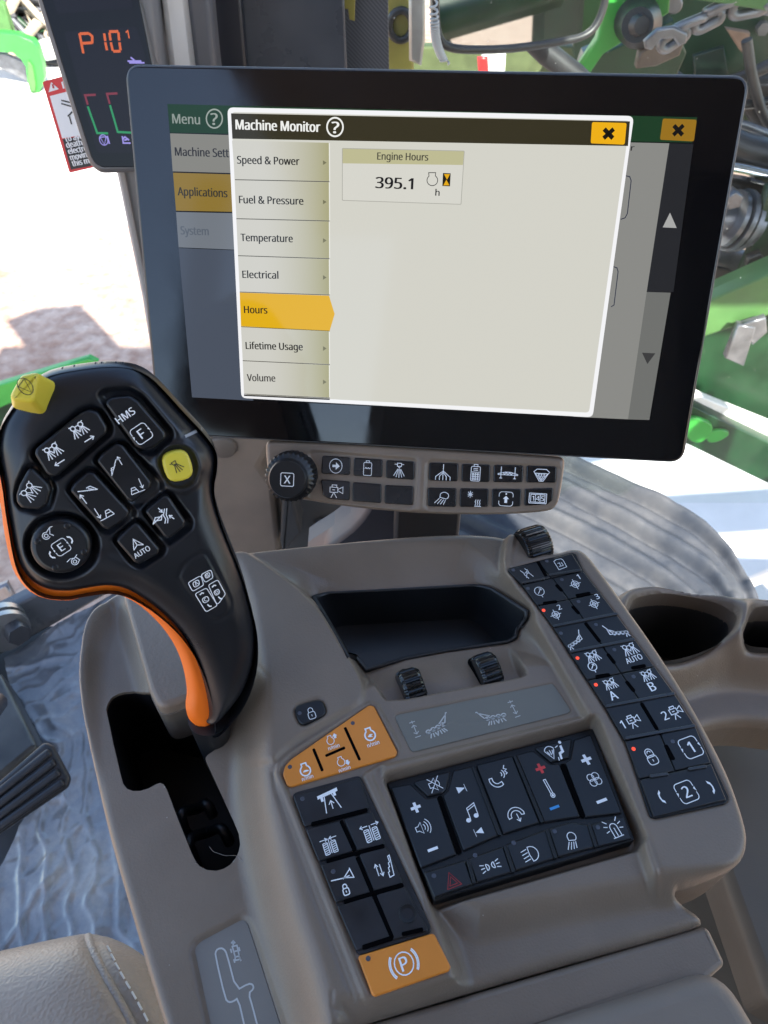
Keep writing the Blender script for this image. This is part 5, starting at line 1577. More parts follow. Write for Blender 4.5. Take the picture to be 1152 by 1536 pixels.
# knurled knob, axis along the bar's normal
kx, ky = FB.un(*ZC([(116, 228)])[0], 15 * mm); kr_ = 66 / 2.304 * FB.scale(430, 719, 15 * mm)
mb = MB(); N_ = 120
k2 = FB.un(*ZC([(134, 214)])[0], 4 * mm)
prof = [(1.30, -1), (1.34, 3), (1.34, 7.5), (1.25, 9.5), (1.06, 10), (1.02, 13.2), (0.94, 14.6)]
V = []
for r, z in prof:
    s = min(max(z / 15, 0), 1)
    cx_, cy_ = k2[0] * (1 - s) + kx * s, k2[1] * (1 - s) + ky * s
    for i in range(N_):
        th = 2 * math.pi * i / N_
        rr = kr_ * r * (1 - (0.10 if (i % 4 in (1, 2) and 1.2 < r and 0 < z < 9) else 0))
        V.append((cx_ + rr * math.cos(th), cy_ + rr * math.sin(th), z * mm))
mb.add(V, [(k * N_ + i, k * N_ + (i + 1) % N_, (k + 1) * N_ + (i + 1) % N_, (k + 1) * N_ + i) for k in range(len(prof) - 1) for i in range(N_)], 0, True)
mb.add(V[-N_:], [tuple(range(N_))], 0, False)
kn = mb.build('rotary_knob', RUBBER, sbar)
mi = MB(); hz = 14.8 * mm; qq = FB.un(*ZC([(117, 229)])[0], hz); sc = FB.scale(430, 719, hz) / 2.304
icon(mi, 'letter_x', qq[0], qq[1], 25 * sc, 25 * sc, hz, 0, 0.11)
mi.build('pictogram', PRINT, kn)
# the arm that carries display and bar
mb = MB()
FA = wall(0.375)
prism(mb, rnd(FA.uns([(596, 690), (700, 690), (688, 812), (590, 830)]), 4 * mm), -30 * mm, 0, 0, 3 * mm)
mb.build('arm_post', plastic('arm_paint', (0.03, 0.029, 0.029), 0.4, 1500, 0.08, 0.08), sbar)
reframe(bpy.data.objects['arm_post'], FA, FB)
mb = MB()
FA2 = wall(0.40)
cv = FA2.uns([(548, 768), (540, 780), (525, 796), (500, 815), (460, 840), (620, 840), (612, 740), (560, 740)])
prism(mb, cv, -40 * mm, 0, 0, 4 * mm)
o = mb.build('arm_elbow', plastic('arm_metal', (0.04, 0.044, 0.06), 0.45, 1500, 0.05, 0.05), sbar)
reframe(o, FA2, FB)
# ------------------------------------------------------------------ things inside the cab
# seat
FSE = level(0.47)
seat = thing('operator_seat', 'grey brown leather seat cushion with a stitched seam in the lower left corner', 'seat', FSE)
so = FSE.uns([(-260, 1440), (-60, 1405), (0, 1392), (60, 1379), (108, 1371), (150, 1383), (195, 1412), (232, 1455), (262, 1510), (290, 1600), (330, 1800), (-300, 2000)])
hf = HF(chaikin(ccw(so), 2), 0.0016, 0.0)
hf.round_edge(0.055, 1.0); hf.blur(3)
seam = FSE.uns([(114, 1386), (128, 1412), (155, 1460), (182, 1505), (210, 1560), (250, 1680)])
hf.groove(seam, 0.004, 0.004); hf.blur(1)
hf.mesh('cushion', leather('seat_leather', (0.33, 0.26, 0.203), scale=480, bump=0.28), seat, skirt=0.09)
mb = MB()
sm_ = chaikin(seam, 3, False)
tube(mb, [(p[0] - 0.003, p[1], hf.f(*p) + 0.0008) for p in sm_], 0.003, 8)
mb.build('piping', leather('piping_leather', (0.34, 0.28, 0.23), scale=700, bump=0.4), seat)
mb = MB()
acc = 0; per = 0.0075
for a, b in zip(sm_[6:-1], sm_[7:]):
    L_ = np.linalg.norm(b - a); t = (per - acc % per) if acc else 0
    while t < L_:
        d = (b - a) / L_; nrm = np.array([-d[1], d[0]])
        c = a + d * t + (nrm if nrm[0] > 0 else -nrm) * 0.0065
        tube(mb, [(*(c - d * 0.0026), hf.f(*c) + 0.0012), (*(c + d * 0.0026), hf.f(*c) + 0.0012)], 0.0007, 5)
        t += per
    acc += L_
mb.build('stitching', flat('pale_thread', (0.75, 0.7, 0.62), 0.7), seat)

# pedal
FP = Frame(FF.o + np.array([0, 0, 0.14]), (0.90, 0.43, 0.06), (-0.40, 0.80, 0.45))
pedal = thing('foot_pedal', 'black ribbed foot pedal over the floor mat at the left edge', 'pedal', FP)
pp = FP.uns([(-60, 1222), (66, 1113), (78, 1120), (104, 1168), (100, 1182), (-60, 1292)])
mb = MB(); prism(mb, rnd(pp, 0.008), -0.012, 0, 0, 0.003)
BLK = plastic('black_pedal_rubber', (0.02, 0.021, 0.025), 0.45, 500, 0.2, 0.15)
mb.build('tread_plate', BLK, pedal)
for k in range(4):
    a = lerp2((-60, 1236), (-60, 1282), k / 3); b = lerp2((76, 1127), (96, 1172), k / 3)
    mb = MB(); pad(mb, rnd(bar(FP.uns([a, b]), 0.008), 0.003), -0.002, 0.005, 0.003, 0, seg=3); mb.build('tread_rib', BLK, pedal)
mb = MB(); tube(mb, [(pp[0][0] + .02, pp[0][1] + .06, -0.015), (pp[0][0] + .02, pp[0][1] + .10, -0.13)], 0.012); mb.build('pedal_arm', BLK, pedal)
# pedal bracket at the far left
FPB = level(0.07)
pbr = thing('pedal_bracket', 'dark pedal bracket with a worn tan patch at the left edge of the floor', 'bracket', FPB)
mb = MB(); prism(mb, rnd(FPB.uns([(-80, 985), (2, 1010), (56, 1118), (-80, 1230)]), 0.006), -0.07, 0, 0, 0.006)
mb.build('bracket_plate', plastic('bracket_paint', (0.05, 0.047, 0.042), 0.35, 60, 0.1, 0.5, blotch=14), pbr)
# kick panel behind the mat
FK = Frame(FF.o + np.array([FF.un(70, 940)[0], FF.un(70, 940)[1], 0.0]), (0.80, 0.60, 0), (0, 0.25, 1))
kick = thing('kick_panel', 'blue grey smooth panel at the front edge of the floor mat', 'panel', FK)
mb = MB(); prism(mb, FK.uns([(-60, 1018), (150, 898), (330, 800), (330, 740), (60, 890), (-60, 950)]), -0.03, 0, 0, 0.004)
mb.build('panel_face', plastic('kick_plastic', (0.075, 0.078, 0.085), 0.3, 900, 0.05, 0.1), kick)
rol = thing('pivot_bolt', 'steel pivot bolt with ringed washers at the left edge above the mat', 'bolt', FK)
mb = MB(); q = FK.un(2, 932)
for r, a, b in ((0.034, 0.0, 0.012), (0.028, 0.012, 0.02), (0.034, 0.02, 0.03)):
    tube(mb, [(q[0], q[1], a), (q[0], q[1], b)], r, 24)
mb.build('washer', flat('worn_steel', (0.32, 0.31, 0.3), 0.35, metal=0.8), rol)
mb = MB(); tube(mb, [(q[0] + .012, q[1], 0.03), (q[0] + .014, q[1], 0.05)], 0.017, 6); mb.build('nut', flat('dark_steel', (0.06, 0.06, 0.065), 0.4, metal=0.5), rol)

# dashboard panel seen below the display
FDP = wall(0.62)
dash = thing('dash_panel', 'pale taupe panel standing behind the lever under the display', 'panel', FDP)
mb = MB(); prism(mb, FDP.uns([(240, 560), (470, 560), (392, 700), (412, 730), (422, 830), (240, 860)]), -0.05, 0, 0, 0.008)
mb.build('panel_face', TAUPE, dash)
mb = MB(); q = FDP.un(334, 668); pad(mb, circle(q[0], q[1], 0.016, 20), 0, 0.006, 0.003, 0, crown=0.002); mb.build('trim_plug', TAUPE_DARK, dash)
FDB = wall(0.60)
cabin = thing('cable_bracket', 'dark bracket and cables standing between the panel and the display arm', 'bracket', FDB)
mb = MB(); prism(mb, rnd(FDB.uns([(424, 740), (436, 735), (446, 780), (452, 800), (424, 830), (420, 812)]), 0.004), -0.04, 0, 0, 0.003)
mb.build('bracket_plate', plastic('bracket_black', (0.035, 0.033, 0.031), 0.5, 900, 0.1, 0.1), cabin)
FDC = wall(0.66)
wellp = thing('dark_cubby', 'dark grey cubby wall showing under the left of the display', 'cubby', FDC)
mb = MB(); prism(mb, FDC.uns([(400, 600), (640, 600), (640, 880), (400, 880)]), -0.05, 0, 0, 0.004)
prism(mb, rnd(FDC.uns([(470, 770), (500, 775), (508, 840), (470, 840)]), .01), 0, 0.03, 0, 0.008)
mb.build('cubby_wall', plastic('cubby_plastic', (0.07, 0.066, 0.062), 0.5, 900, 0.1, 0.15), wellp)

# cup holder on the right
FCU = level(0.565)
cup = thing('cup_holder', 'brown grey side console with a round cup holder and a second bin beside it', 'cup holder', FCU)
co = FCU.uns([(905, 905), (931, 887), (951, 879), (990, 876), (1062, 889), (1110, 894), (1152, 897), (1260, 900), (1290, 960), (1250, 1060), (1152, 1046), (1100, 1050), (1065, 1062), (1000, 1050), (930, 1000), (900, 950)])
hf = HF(chaikin(ccw(co), 2), 0.0012, 0.0)
hole1 = chaikin(ccw(FCU.uns([(946, 897), (975, 888), (1012, 885), (1062, 894), (1098, 912), (1106, 928), (1099, 947), (1073, 965), (1037, 979), (1000, 987), (965, 985), (940, 950)])), 2)
hole2 = rnd(FCU.uns([(1126, 920), (1133, 908), (1152, 905), (1225, 905), (1235, 970), (1152, 966), (1127, 964), (1113, 952)]), 0.012)
lowr = FCU.uns([(880, 1040), (980, 1008), (1030, 992), (1080, 978), (1120, 974), (1160, 976), (1300, 990), (1320, 1120), (880, 1120)])
hf.blend(chaikin(ccw(lowr), 1), -0.035, 0.03)
for hq in (hole1, hole2):
    dd = sdf(hq, hf.P); hf.h = hf.h + 0.004 * np.exp(-((dd - 0.005) / 0.006) ** 2) - 0.006 * np.clip(1 - np.clip(dd, 0, None) / 0.004, 0, 1) ** 2
    hf.hole(hq)
hf.round_edge(0.008); hf.blur(2)
hf.mesh('rim', TAUPE, cup, skirt=0.03, hole_skirt=0.02)
mb = MB()
for hq in (hole1, hole2):
    n = len(hq); q2 = inset(hq, -0.0006); q3 = hq.mean(0) + (hq - hq.mean(0)) * 0.9
    v = [(x, y, -0.004) for x, y in q2] + [(x, y, -0.085) for x, y in q3]
    mb.add(v, [(i, n + i, n + (i + 1) % n, (i + 1) % n) for i in range(n)], 0)
    mb.add(v[n:], [tuple(range(n))], 0, False)
mb.build('cup_well', plastic('cup_well_plastic', (0.035, 0.032, 0.03), 0.4, 900, 0.05, 0.1), cup)
# side bodywork below the cup holder
FSB = level(0.44)
side = thing('side_panel', 'dark taupe cab side moulding under the cup holder beside the console', 'side panel', FSB)
mb = MB(); prism(mb, rnd(FSB.uns([(900, 1020), (1064, 1060), (1152, 1044), (1400, 1050), (1500, 1700), (1152, 1500), (1085, 1310), (1040, 1120), (980, 1000)]), 0.01), -0.05, 0.0, 0, 0.008)
mb.build('moulding', TAUPE_DARK, side)
FSC = level(0.33)
trough = thing('floor_trough', 'taupe moulded trough between the armrest and the cab side', 'trough', FSC)
mb = MB(); prism(mb, FSC.uns([(900, 1200), (1100, 1250), (1300, 1450), (1500, 1800), (800, 1800)]), -0.04, 0.0, 0, 0.008)
mb.build('trough_floor', TAUPE, trough)

# corner post display
FCD = Frame(at_depth(150, 120, 0.63), (1, 0.10, 0.0), (0, 0.30, 0.95))
cd = thing('corner_display', 'narrow black corner post display glowing P 10 with two bar gauges', 'display', FCD)
Z0 = lambda p: zz(p, 0, 0, 4.8)
cu = lambda p, h=0.0: FCD.uns(Z0(p), h)
case = rnd(cu([(180, -260), (262, 0), (610, 1110), (650, 1200), (720, 1252), (1080, 1240), (1160, 700), (1015, 0), (960, -260)]), 0.012, 5)
mb = MB(); prism(mb, case, -0.045, 0, 0, 0.004); mb.build('housing', plastic('corner_housing', (0.09, 0.09, 0.092), 0.45, 900, 0.1, 0.05), cd)
mb = MB(); pad(mb, rnd(cu([(212, -260), (300, 0), (655, 1130), (685, 1180), (735, 1205), (1060, 1205), (1120, 600), (1000, 0), (950, -260)], 0.001), 0.006), 0, 0.0012, 0.0008, 0, seg=2)
mb.build('front_glass', flat('corner_glass', (0.005, 0.005, 0.007), 0.12, 0.12), cd)
mb = MB(); fillp(mb, rnd(cu([(460, 228), (985, 190), (1150, 760), (1110, 1100), (700, 1100)], 0.0015), 0.003), 0.0015)
fillp(mb, rnd(cu([(330, -200), (910, -200), (960, 60), (410, 100)], 0.0015), 0.003), 0.0015)
lcd = mb.build('screen', glow('corner_lcd', '#1d1f2b', 0.8, 0.2, 0.1), cd)
H_ = 0.0018
LCDM = [G('#d8622c'), G('#7c2a3a'), G('#25905a'), G('#9a90e0')]
seg = lambda pts, w, m: ribbon(mb, cu(pts, H_), w * 0.001, H_, m)
mb = MB()
for s in ([(572, 240), (600, 384)], [(575, 243), (640, 240)], [(640, 240), (664, 262), (664, 312)], [(588, 312), (662, 308)],
          [(750, 240), (758, 296)], [(758, 304), (770, 362)], [(786, 228), (852, 226)], [(788, 236), (796, 292)], [(852, 232), (858, 292)], [(798, 304), (812, 366)], [(860, 304), (868, 362)], [(815, 370), (868, 368)], [(905, 234), (920, 222), (930, 276)]):
    seg(s, 1.9 if s[0][0] < 880 else 1.1, 0)
mb.build('readout_digits', LCDM, lcd)
for s, t in (([(690, 682), (612, 686), (632, 754)], [(632, 766), (700, 958), (778, 960)]), ([(846, 672), (770, 676), (790, 748)], [(792, 756), (848, 950), (960, 956)])):
    mb = MB(); seg(s, 1.7, 1); seg(t, 1.7, 2); mb.build('bar_gauge', LCDM, lcd)
mb = MB()
q = FCD.un(*Z0([(746, 1008)])[0], H_); icon(mb, 'slash_circle', q[0], q[1], 0.0036, 0.0042, H_, 3, 0.2)
for s in ([(772, 978), (788, 1036)], [(880, 980), (888, 1030), (940, 1030)], [(884, 1000), (900, 986), (930, 1010)], [(895, 1010), (925, 1000)], [(918, 440), (1018, 440)], [(940, 412), (968, 434)], [(930, 452), (1040, 452)]):
    seg(s, 1.2, 3)
mb.build('gauge_symbols', LCDM, lcd)


# warning sticker beside it
FWS = Frame(at_depth(95, 190, 0.70), (1, 0.1, 0), (0, 0.28, 0.95))
wu = lambda p, h=0.0: FWS.uns(Z0(p), h)
stk = thing('warning_sticker', 'red and white safety warning sticker half hidden by the corner display', 'sticker', FWS)
mb = MB(); pad(mb, rnd(wu([(305, 588), (520, 530), (740, 1190), (500, 1245)]), 0.002), 0, 0.0006, 0.0003, 0, seg=1)
mb.build('backing', flat('sticker_red', (0.62, 0.035, 0.035), 0.5), stk)
mb = MB()
fillp(mb, wu([(358, 692), (560, 640), (660, 960), (448, 996)], .0008), .0008, 0)
fillp(mb, wu([(450, 1002), (662, 966), (730, 1180), (510, 1222)], .0008), .0008, 1)
fillp(mb, wu([(350, 664), (368, 590), (424, 642)], .0008), .0008, 0)
ribbon(mb, wu([(378, 606), (386, 636)], .001), .0016, .001, 2)
fillp(mb, wu([(440, 590), (452, 586), (466, 636), (454, 640)], .0008), .0008, 0); fillp(mb, wu([(466, 584), (500, 575), (514, 624), (480, 634)], .0008), .0008, 0)
for a, b in (((440, 722), (560, 752)), ((440, 745), (560, 780)), ((500, 838), (515, 895)), ((488, 838), (520, 805))):
    ribbon(mb, wu([a, b], .001), .0012, .001, 1)
for k, t in enumerate(('To avoid', 'death from', 'electrocution', 'moving near', 'this machine')):
    a, b = wu([(470 + 14 * k, 1022 + 44 * k), (560 + 14 * k, 1004 + 44 * k)], .001)
    ux = nv(b - a); letter(mb, t, a[0], a[1], .0040, .0048, .001, 0, .03, 'l', ux, (-ux[1], ux[0]))
mb.build('print', [flat('sticker_white', (0.75, 0.74, 0.73), .5), flat('sticker_black', (0.02, 0.02, 0.02), .5), flat('sticker_mark', (0.5, 0.03, 0.03), .5)], stk)

# pillars
FPL = wall(0.70)
pil = thing('corner_pillar', 'grey cab corner pillar behind the corner display and the touch display', 'pillar', FPL)
mb = MB(); prism(mb, FPL.uns([(80, -160), (178, 258), (215, 440), (250, 660), (330, 660), (262, 258), (236, 90), (210, -160)]), -0.05, 0, 0, 0.006)
mb.build('post', plastic('pillar_trim', (0.15, 0.15, 0.152), 0.5, 900, 0.1, 0.05), pil)
mb = MB(); prism(mb, FPL.uns([(160, 200), (178, 258), (215, 440), (250, 660), (258, 660), (224, 440), (188, 258), (172, 200)]), 0.001, 0.008, 0, 0.003)
mb.build('edge_trim', plastic('pale_trim', (0.30, 0.29, 0.285), 0.5, 900, 0.1, 0.05), pil)
FPM = wall(0.74)
fr = thing('window_frame', 'pale grey window post with dark seals above the top left of the display', 'window frame', FPM)
mb = MB(); prism(mb, FPM.uns([(200, -160), (240, 95), (262, 260), (274, 260), (252, 95), (222, -160)]), 0.0, 0.03, 0, 0.004); mb.build('seal', plastic('blue_black_seal', (0.03, 0.034, 0.045), 0.35, 900, 0.05, 0.05), fr)
mb = MB(); prism(mb, FPM.uns([(224, -160), (256, 95), (276, 260), (320, 260), (298, 95), (270, -160)]), -0.02, 0.01, 0, 0.006); mb.build('post', plastic('pale_post', (0.75, 0.72, 0.68), 0.55, 900, 0.1, 0.05), fr)
mb = MB(); prism(mb, FPM.uns([(268, -160), (297, 95), (318, 260), (350, 260), (327, 95), (303, -160)]), -0.02, 0.016, 0, 0.004); mb.build('sash', plastic('dark_sash', (0.065, 0.065, 0.07), 0.5, 900, 0.1, 0.05), fr)
FTP = wall(0.80)
tp = thing('tinted_panel', 'dark blue grey tinted panel above the touch display', 'panel', FTP)
mb = MB(); prism(mb, FTP.uns([(290, -160), (510, -160), (520, 96), (524, 260), (340, 260)]), -0.01, 0, 0, 0.002)
mb.build('panel_face', plastic('tinted_face', (0.042, 0.048, 0.057), 0.3, 300, 0.05, 0.1), tp)
mb = MB(); prism(mb, FTP.uns([(302, -160), (350, -160), (372, 100), (376, 260), (350, 260)]), 0.001, 0.01, 0, 0.003)
mb.build('edge_strip', plastic('black_strip', (0.012, 0.013, 0.018), 0.4, 300, 0.05, 0.1), tp)
FMS = wall(0.83)
ms = thing('mesh_screen', 'grey fine woven mesh screen beside the dark tinted panel', 'mesh screen', FMS)
def meshmat():
    m, nt, p = newmat('woven_mesh'); N, L = nt.nodes.new, nt.links.new
    tc = N('ShaderNodeTexCoord'); w1 = N('ShaderNodeTexWave'); w1.inputs['Scale'].default_value = 160; w1.bands_direction = 'DIAGONAL'
    L(tc.outputs['Object'], w1.inputs['Vector'])
    cr = N('ShaderNodeValToRGB'); cr.color_ramp.elements[0].color = (0.035, 0.037, 0.042, 1); cr.color_ramp.elements[1].color = (0.075, 0.08, 0.088, 1)
    L(w1.outputs['Fac'], cr.inputs['Fac']); L(cr.outputs['Color'], p.inputs['Base Color']); p.inputs['Roughness'].default_value = 0.6
    return m
mb = MB(); prism(mb, FMS.uns([(500, -160), (580, -160), (586, 260), (505, 260)]), -0.006, 0, 0, 0.001); mb.build('mesh_panel', meshmat(), ms)

# windscreen with dust
def dusty():
    m = bpy.data.materials.new('dusty_glass'); m.use_nodes = True
    nt = m.node_tree; N, L = nt.nodes.new, nt.links.new
    nt.nodes.remove(nt.nodes['Principled BSDF'])
    out = nt.nodes['Material Output']
    tc = N('ShaderNodeTexCoord')
    a = N('ShaderNodeTexNoise'); a.inputs['Scale'].default_value = 6; a.inputs['Detail'].default_value = 8
    L(tc.outputs['Object'], a.inputs['Vector'])
    mr = N('ShaderNodeMapRange'); mr.inputs['From Min'].default_value = .35; mr.inputs['From Max'].default_value = .75; mr.inputs['To Min'].default_value = .003; mr.inputs['To Max'].default_value = .024
    L(a.outputs['Fac'], mr.inputs['Value'])
    vo = N('ShaderNodeTexVoronoi'); vo.inputs['Scale'].default_value = 95; L(tc.outputs['Object'], vo.inputs['Vector'])
    cr = N('ShaderNodeMapRange'); cr.inputs['From Min'].default_value = .03; cr.inputs['From Max'].default_value = .09; cr.inputs['To Min'].default_value = .6; cr.inputs['To Max'].default_value = 0
    L(vo.outputs['Distance'], cr.inputs['Value'])
    sp = N('ShaderNodeSeparateColor'); L(vo.outputs['Color'], sp.inputs['Color'])
    lt = N('ShaderNodeMath'); lt.operation = 'LESS_THAN'; lt.inputs[1].default_value = .16; L(sp.outputs['Red'], lt.inputs[0])
    mu = N('ShaderNodeMath'); mu.operation = 'MULTIPLY'; L(cr.outputs['Result'], mu.inputs[0]); L(lt.outputs[0], mu.inputs[1])
    ad = N('ShaderNodeMath'); ad.operation = 'ADD'; ad.use_clamp = True; L(mr.outputs['Result'], ad.inputs[0]); L(mu.outputs[0], ad.inputs[1])
    tr = N('ShaderNodeBsdfTransparent'); tr.inputs['Color'].default_value = (.93, .95, .94, 1)
    df = N('ShaderNodeBsdfDiffuse'); df.inputs['Color'].default_value = (.6, .58, .54, 1)
    tl = N('ShaderNodeBsdfTranslucent'); tl.inputs['Color'].default_value = (.6, .58, .54, 1)
    m1 = N('ShaderNodeMixShader'); L(df.outputs[0], m1.inputs[1]); L(tl.outputs[0], m1.inputs[2])
    m2 = N('ShaderNodeMixShader'); L(ad.outputs[0], m2.inputs['Fac']); L(tr.outputs[0], m2.inputs[1]); L(m1.outputs[0], m2.inputs[2])
    L(m2.outputs[0], out.inputs['Surface'])
    return m
FWG = wall(0.88)
ws = thing('windscreen', 'dusty speckled windscreen glass in front of the green machinery', 'windscreen', FWG)
mb = MB(); box(mb, -0.02, 0.85, 0.02, 1.60, -0.002, 0.002)
mb.build('pane', dusty(), ws)
# ------------------------------------------------------------------ machinery outside
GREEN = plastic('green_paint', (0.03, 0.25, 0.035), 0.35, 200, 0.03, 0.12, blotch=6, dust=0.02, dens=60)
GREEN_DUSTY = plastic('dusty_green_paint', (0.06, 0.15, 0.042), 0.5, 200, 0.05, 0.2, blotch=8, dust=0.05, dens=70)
GREEN_SHADED = plastic('dark_green_paint', (0.004, 0.032, 0.010), 0.4, 200, 0.03, 0.3, blotch=9, dust=0.03, dens=60)  # the machine green darkened, so its shade sits in the colour
STEEL = plastic('grey_steel', (0.17, 0.175, 0.19), 0.35, 200, 0.05, 0.3, metal=0.6, blotch=20)
BLACKM = plastic('black_hose', (0.018, 0.018, 0.02), 0.4, 200, 0.05, 0.3, blotch=20)
CHROME = flat('chromed_rod', (0.75, 0.75, 0.76), 0.15, metal=1.0)
WHITE = plastic('white_paint', (0.75, 0.74, 0.72), 0.5, 200, 0.03, 0.08, blotch=8)
OLIVE = plastic('olive_paint', (0.24, 0.21, 0.045), 0.45, 200, 0.05, 0.15, blotch=12)

def plate(name, label, cat, y, pts, thick, mat, part='plate', group=None, bev=0.004, tilt=None):
    F = wall(y) if tilt is None else Frame((0, y, 0), *tilt)
    uv = F.uns(pts); c = ccw(uv)[np.argmin(ccw(uv)[:, 1])]
    F = Frame(F.o + F.U * c[0] + F.V * c[1], F.U, F.V)
    t = thing(name, label, cat, F, group)
    mb = MB(); prism(mb, F.uns(pts), -thick, 0, 0, bev); mb.build(part, mat, t)
    return t, F

def pipe(name, label, cat, y, pts, rpx, mat, part='tube', group=None, n=16):
    F = wall(y); uv = F.uns(pts); sc = F.scale(*pts[0][:2])
    F = Frame(F.o + F.U * uv[0][0] + F.V * uv[0][1], F.U, F.V)
    t = thing(name, label, cat, F, group)
    mb = MB(); tube(mb, [(*q, 0) for q in F.uns(pts)], rpx * sc, n); mb.build(part, mat, t)
    return t, F, sc

# --- beyond the right of the display
t, F = plate('frame_plate', 'bright green plate leaning beside the mirror, with a black bolt cap', 'frame plate', 1.75, [(960, -60), (1010, -60), (1004, 20), (960, 48), (905, 82), (872, 130), (850, 130), (896, 60), (912, -10), (915, -60)], 0.03, GREEN)
mb = MB()
q0, q1 = F.un(955, 30), F.un(944, 18)
tube(mb, [(*q0, 0.0), (*q0, 0.03), (*q1, 0.075)], [0.045, 0.042, 0.03], 20); tube(mb, [(*q1, 0.075), (*(q1 + .004), 0.09)], [0.02, 0.016], 8)
mb.build('bolt_cap', BLACKM, t)
plate('frame_casting', 'dark green casting behind the chain and the bright green plate', 'casting', 1.9, [(880, 90), (950, 60), (1010, 30), (1030, 80), (1000, 150), (860, 150)], 0.08, GREEN_SHADED)
plate('frame_wall', 'tall dark green machine side filling the upper right corner behind the chain', 'machine side', 2.7, [(860, -120), (1250, -120), (1250, 262), (1140, 238), (1080, 246), (960, 210), (860, 200)], 0.06, GREEN_SHADED)
plate('frame_rail', 'light green rail across the top right corner above the chain', 'rail', 1.6, [(1000, -60), (1200, -60), (1200, 26), (1120, 12), (1000, -6)], 0.05, GREEN_DUSTY)
plate('rusty_wedge', 'tan rusty wedge of metal right of the chain', 'wedge', 2.55, [(1090, 44), (1126, 50), (1122, 82), (1112, 78)], 0.03, plastic('rust', (0.28, 0.17, 0.11), 0.8, 100, .1, .2))
plate('round_tag', 'small round grey plate under the top right rail', 'plate', 1.95, [(1008 + 17 * math.cos(a), 6 + 17 * math.sin(a)) for a in np.linspace(0, 5.9, 16)], 0.01, STEEL)
# chain
FCH = wall(1.62)
chain = thing('chain', 'steel chain of heavy links hanging across the green machine', 'chain', Frame(FCH.o + FCH.U * FCH.un(1000, 60)[0] + FCH.V * FCH.un(1000, 60)[1], FCH.U, FCH.V))
FCH = Frame(FCH.o + FCH.U * FCH.un(1000, 60)[0] + FCH.V * FCH.un(1000, 60)[1], FCH.U, FCH.V)
links = [((992, 70), (1030, 44)), ((1012, 44), (1056, 26)), ((1042, 40), (1082, 20)), ((1060, 18), (1110, -2)), ((1098, 14), (1150, 4)), ((1135, 8), (1190, 18))]
for k, (a, b) in enumerate(links):
    p, q = FCH.un(*a), FCH.un(*b); d = nv(q - p); n_ = np.array([-d[1], d[0]]); L = np.linalg.norm(q - p) / 2; c = (p + q) / 2
    mb = MB(); pts = []
    for th in np.linspace(0, 2 * math.pi, 25):
        e, s = math.cos(th), math.sin(th)
        x = np.sign(e) * (L * .55 + abs(e) * L * .45); y = s * L * .42
        P = c + d * x + (n_ * y if k % 2 == 0 else n_ * y * .45)
        pts.append((P[0], P[1], (0 if k % 2 == 0 else y * .9)))
    tube(mb, pts, 0.0095, 8, 0, False)
    mb.build('chain_link', STEEL, chain)
plate('frame_bracket', 'dark brown steel bracket at the lower end of the chain', 'bracket', 1.7, [(960, 80), (1000, 52), (1030, 56), (1020, 84), (985, 100), (955, 104)], 0.03, plastic('brown_steel', (0.10, 0.075, 0.06), 0.45, 100, .1, .3))
# cylinders beside the display
pipe('hydraulic_cylinder', 'thick black hydraulic cylinder beside the upper right edge of the display', 'cylinder', 2.3, [(1010, 175), (1110, 222), (1260, 262)], 24, BLACKM)
pipe('chrome_rod', 'bright chrome rod under the thick black cylinder', 'rod', 2.25, [(1020, 240), (1110, 256), (1260, 290)], 12, CHROME)
pipe('black_pipe', 'black pipe under the bright chrome rod', 'pipe', 2.3, [(1020, 262), (1110, 282), (1260, 310)], 13, BLACKM)
t, F, sc = pipe('pipe_coupling', 'grey steel ringed pipe coupling right of the display', 'coupling', 2.2, [(1040, 330), (1112, 328), (1160, 345), (1230, 360)], 22, STEEL)
for k, (x, r) in enumerate(((1096, 42), (1106, 46), (1117, 42), (1128, 32))):
    mb = MB(); p, q = F.un(x - 3, 327 + (x - 1096) * .3), F.un(x + 3, 329 + (x - 1096) * .3)
    tube(mb, [(*p, 0), (*q, 0)], r * sc, 24); mb.build('ring', STEEL, t)
pipe('grey_pipe', 'blue grey pipe below the ringed coupling', 'pipe', 2.25, [(1030, 375), (1100, 392), (1230, 425)], 20, STEEL)
plate('black_block', 'black hose block above the light green beam', 'block', 2.2, [(1050, 398), (1092, 404), (1120, 420), (1100, 440), (1040, 452)], 0.06, BLACKM)
plate('green_strut', 'deep green strut slanting behind the ringed coupling', 'strut', 2.15, [(1152, 285), (1240, 250), (1240, 440), (1098, 440), (1128, 372)], 0.04, GREEN_SHADED)
plate('green_beam', 'light dusty green beam slanting up beside the display', 'beam', 2.0, [(1020, 470), (1152, 412), (1280, 356), (1280, 420), (1152, 474), (1010, 522)], 0.09, GREEN_DUSTY, bev=0.008)
t, F = plate('beam_clamp', 'blue grey steel clamp hanging under the light green beam', 'clamp', 1.95, [(1108, 488), (1134, 492), (1116, 550), (1088, 538)], 0.03, STEEL)
mb = MB(); prism(mb, F.uns([(1112, 490), (1150, 478), (1152, 500), (1130, 520)]), -0.03, -0.005, 0, 0.004); mb.build('strap', STEEL, t)
plate('machine_side', 'wide deep green machine panel below the light green beam', 'machine panel', 2.35, [(1000, 470), (1300, 440), (1300, 720), (1152, 652), (1030, 588), (1000, 590)], 0.05, GREEN_SHADED)
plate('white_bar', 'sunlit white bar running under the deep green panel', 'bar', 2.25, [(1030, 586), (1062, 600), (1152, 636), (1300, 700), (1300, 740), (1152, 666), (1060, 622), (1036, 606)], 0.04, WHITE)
t, F = plate('lower_beam', 'dark green lower beam with sunlit bright green spots', 'beam', 2.2, [(1020, 600), (1060, 620), (1152, 664), (1300, 735), (1300, 830), (1152, 744), (1028, 682)], 0.08, GREEN_SHADED)
mb = MB(); 
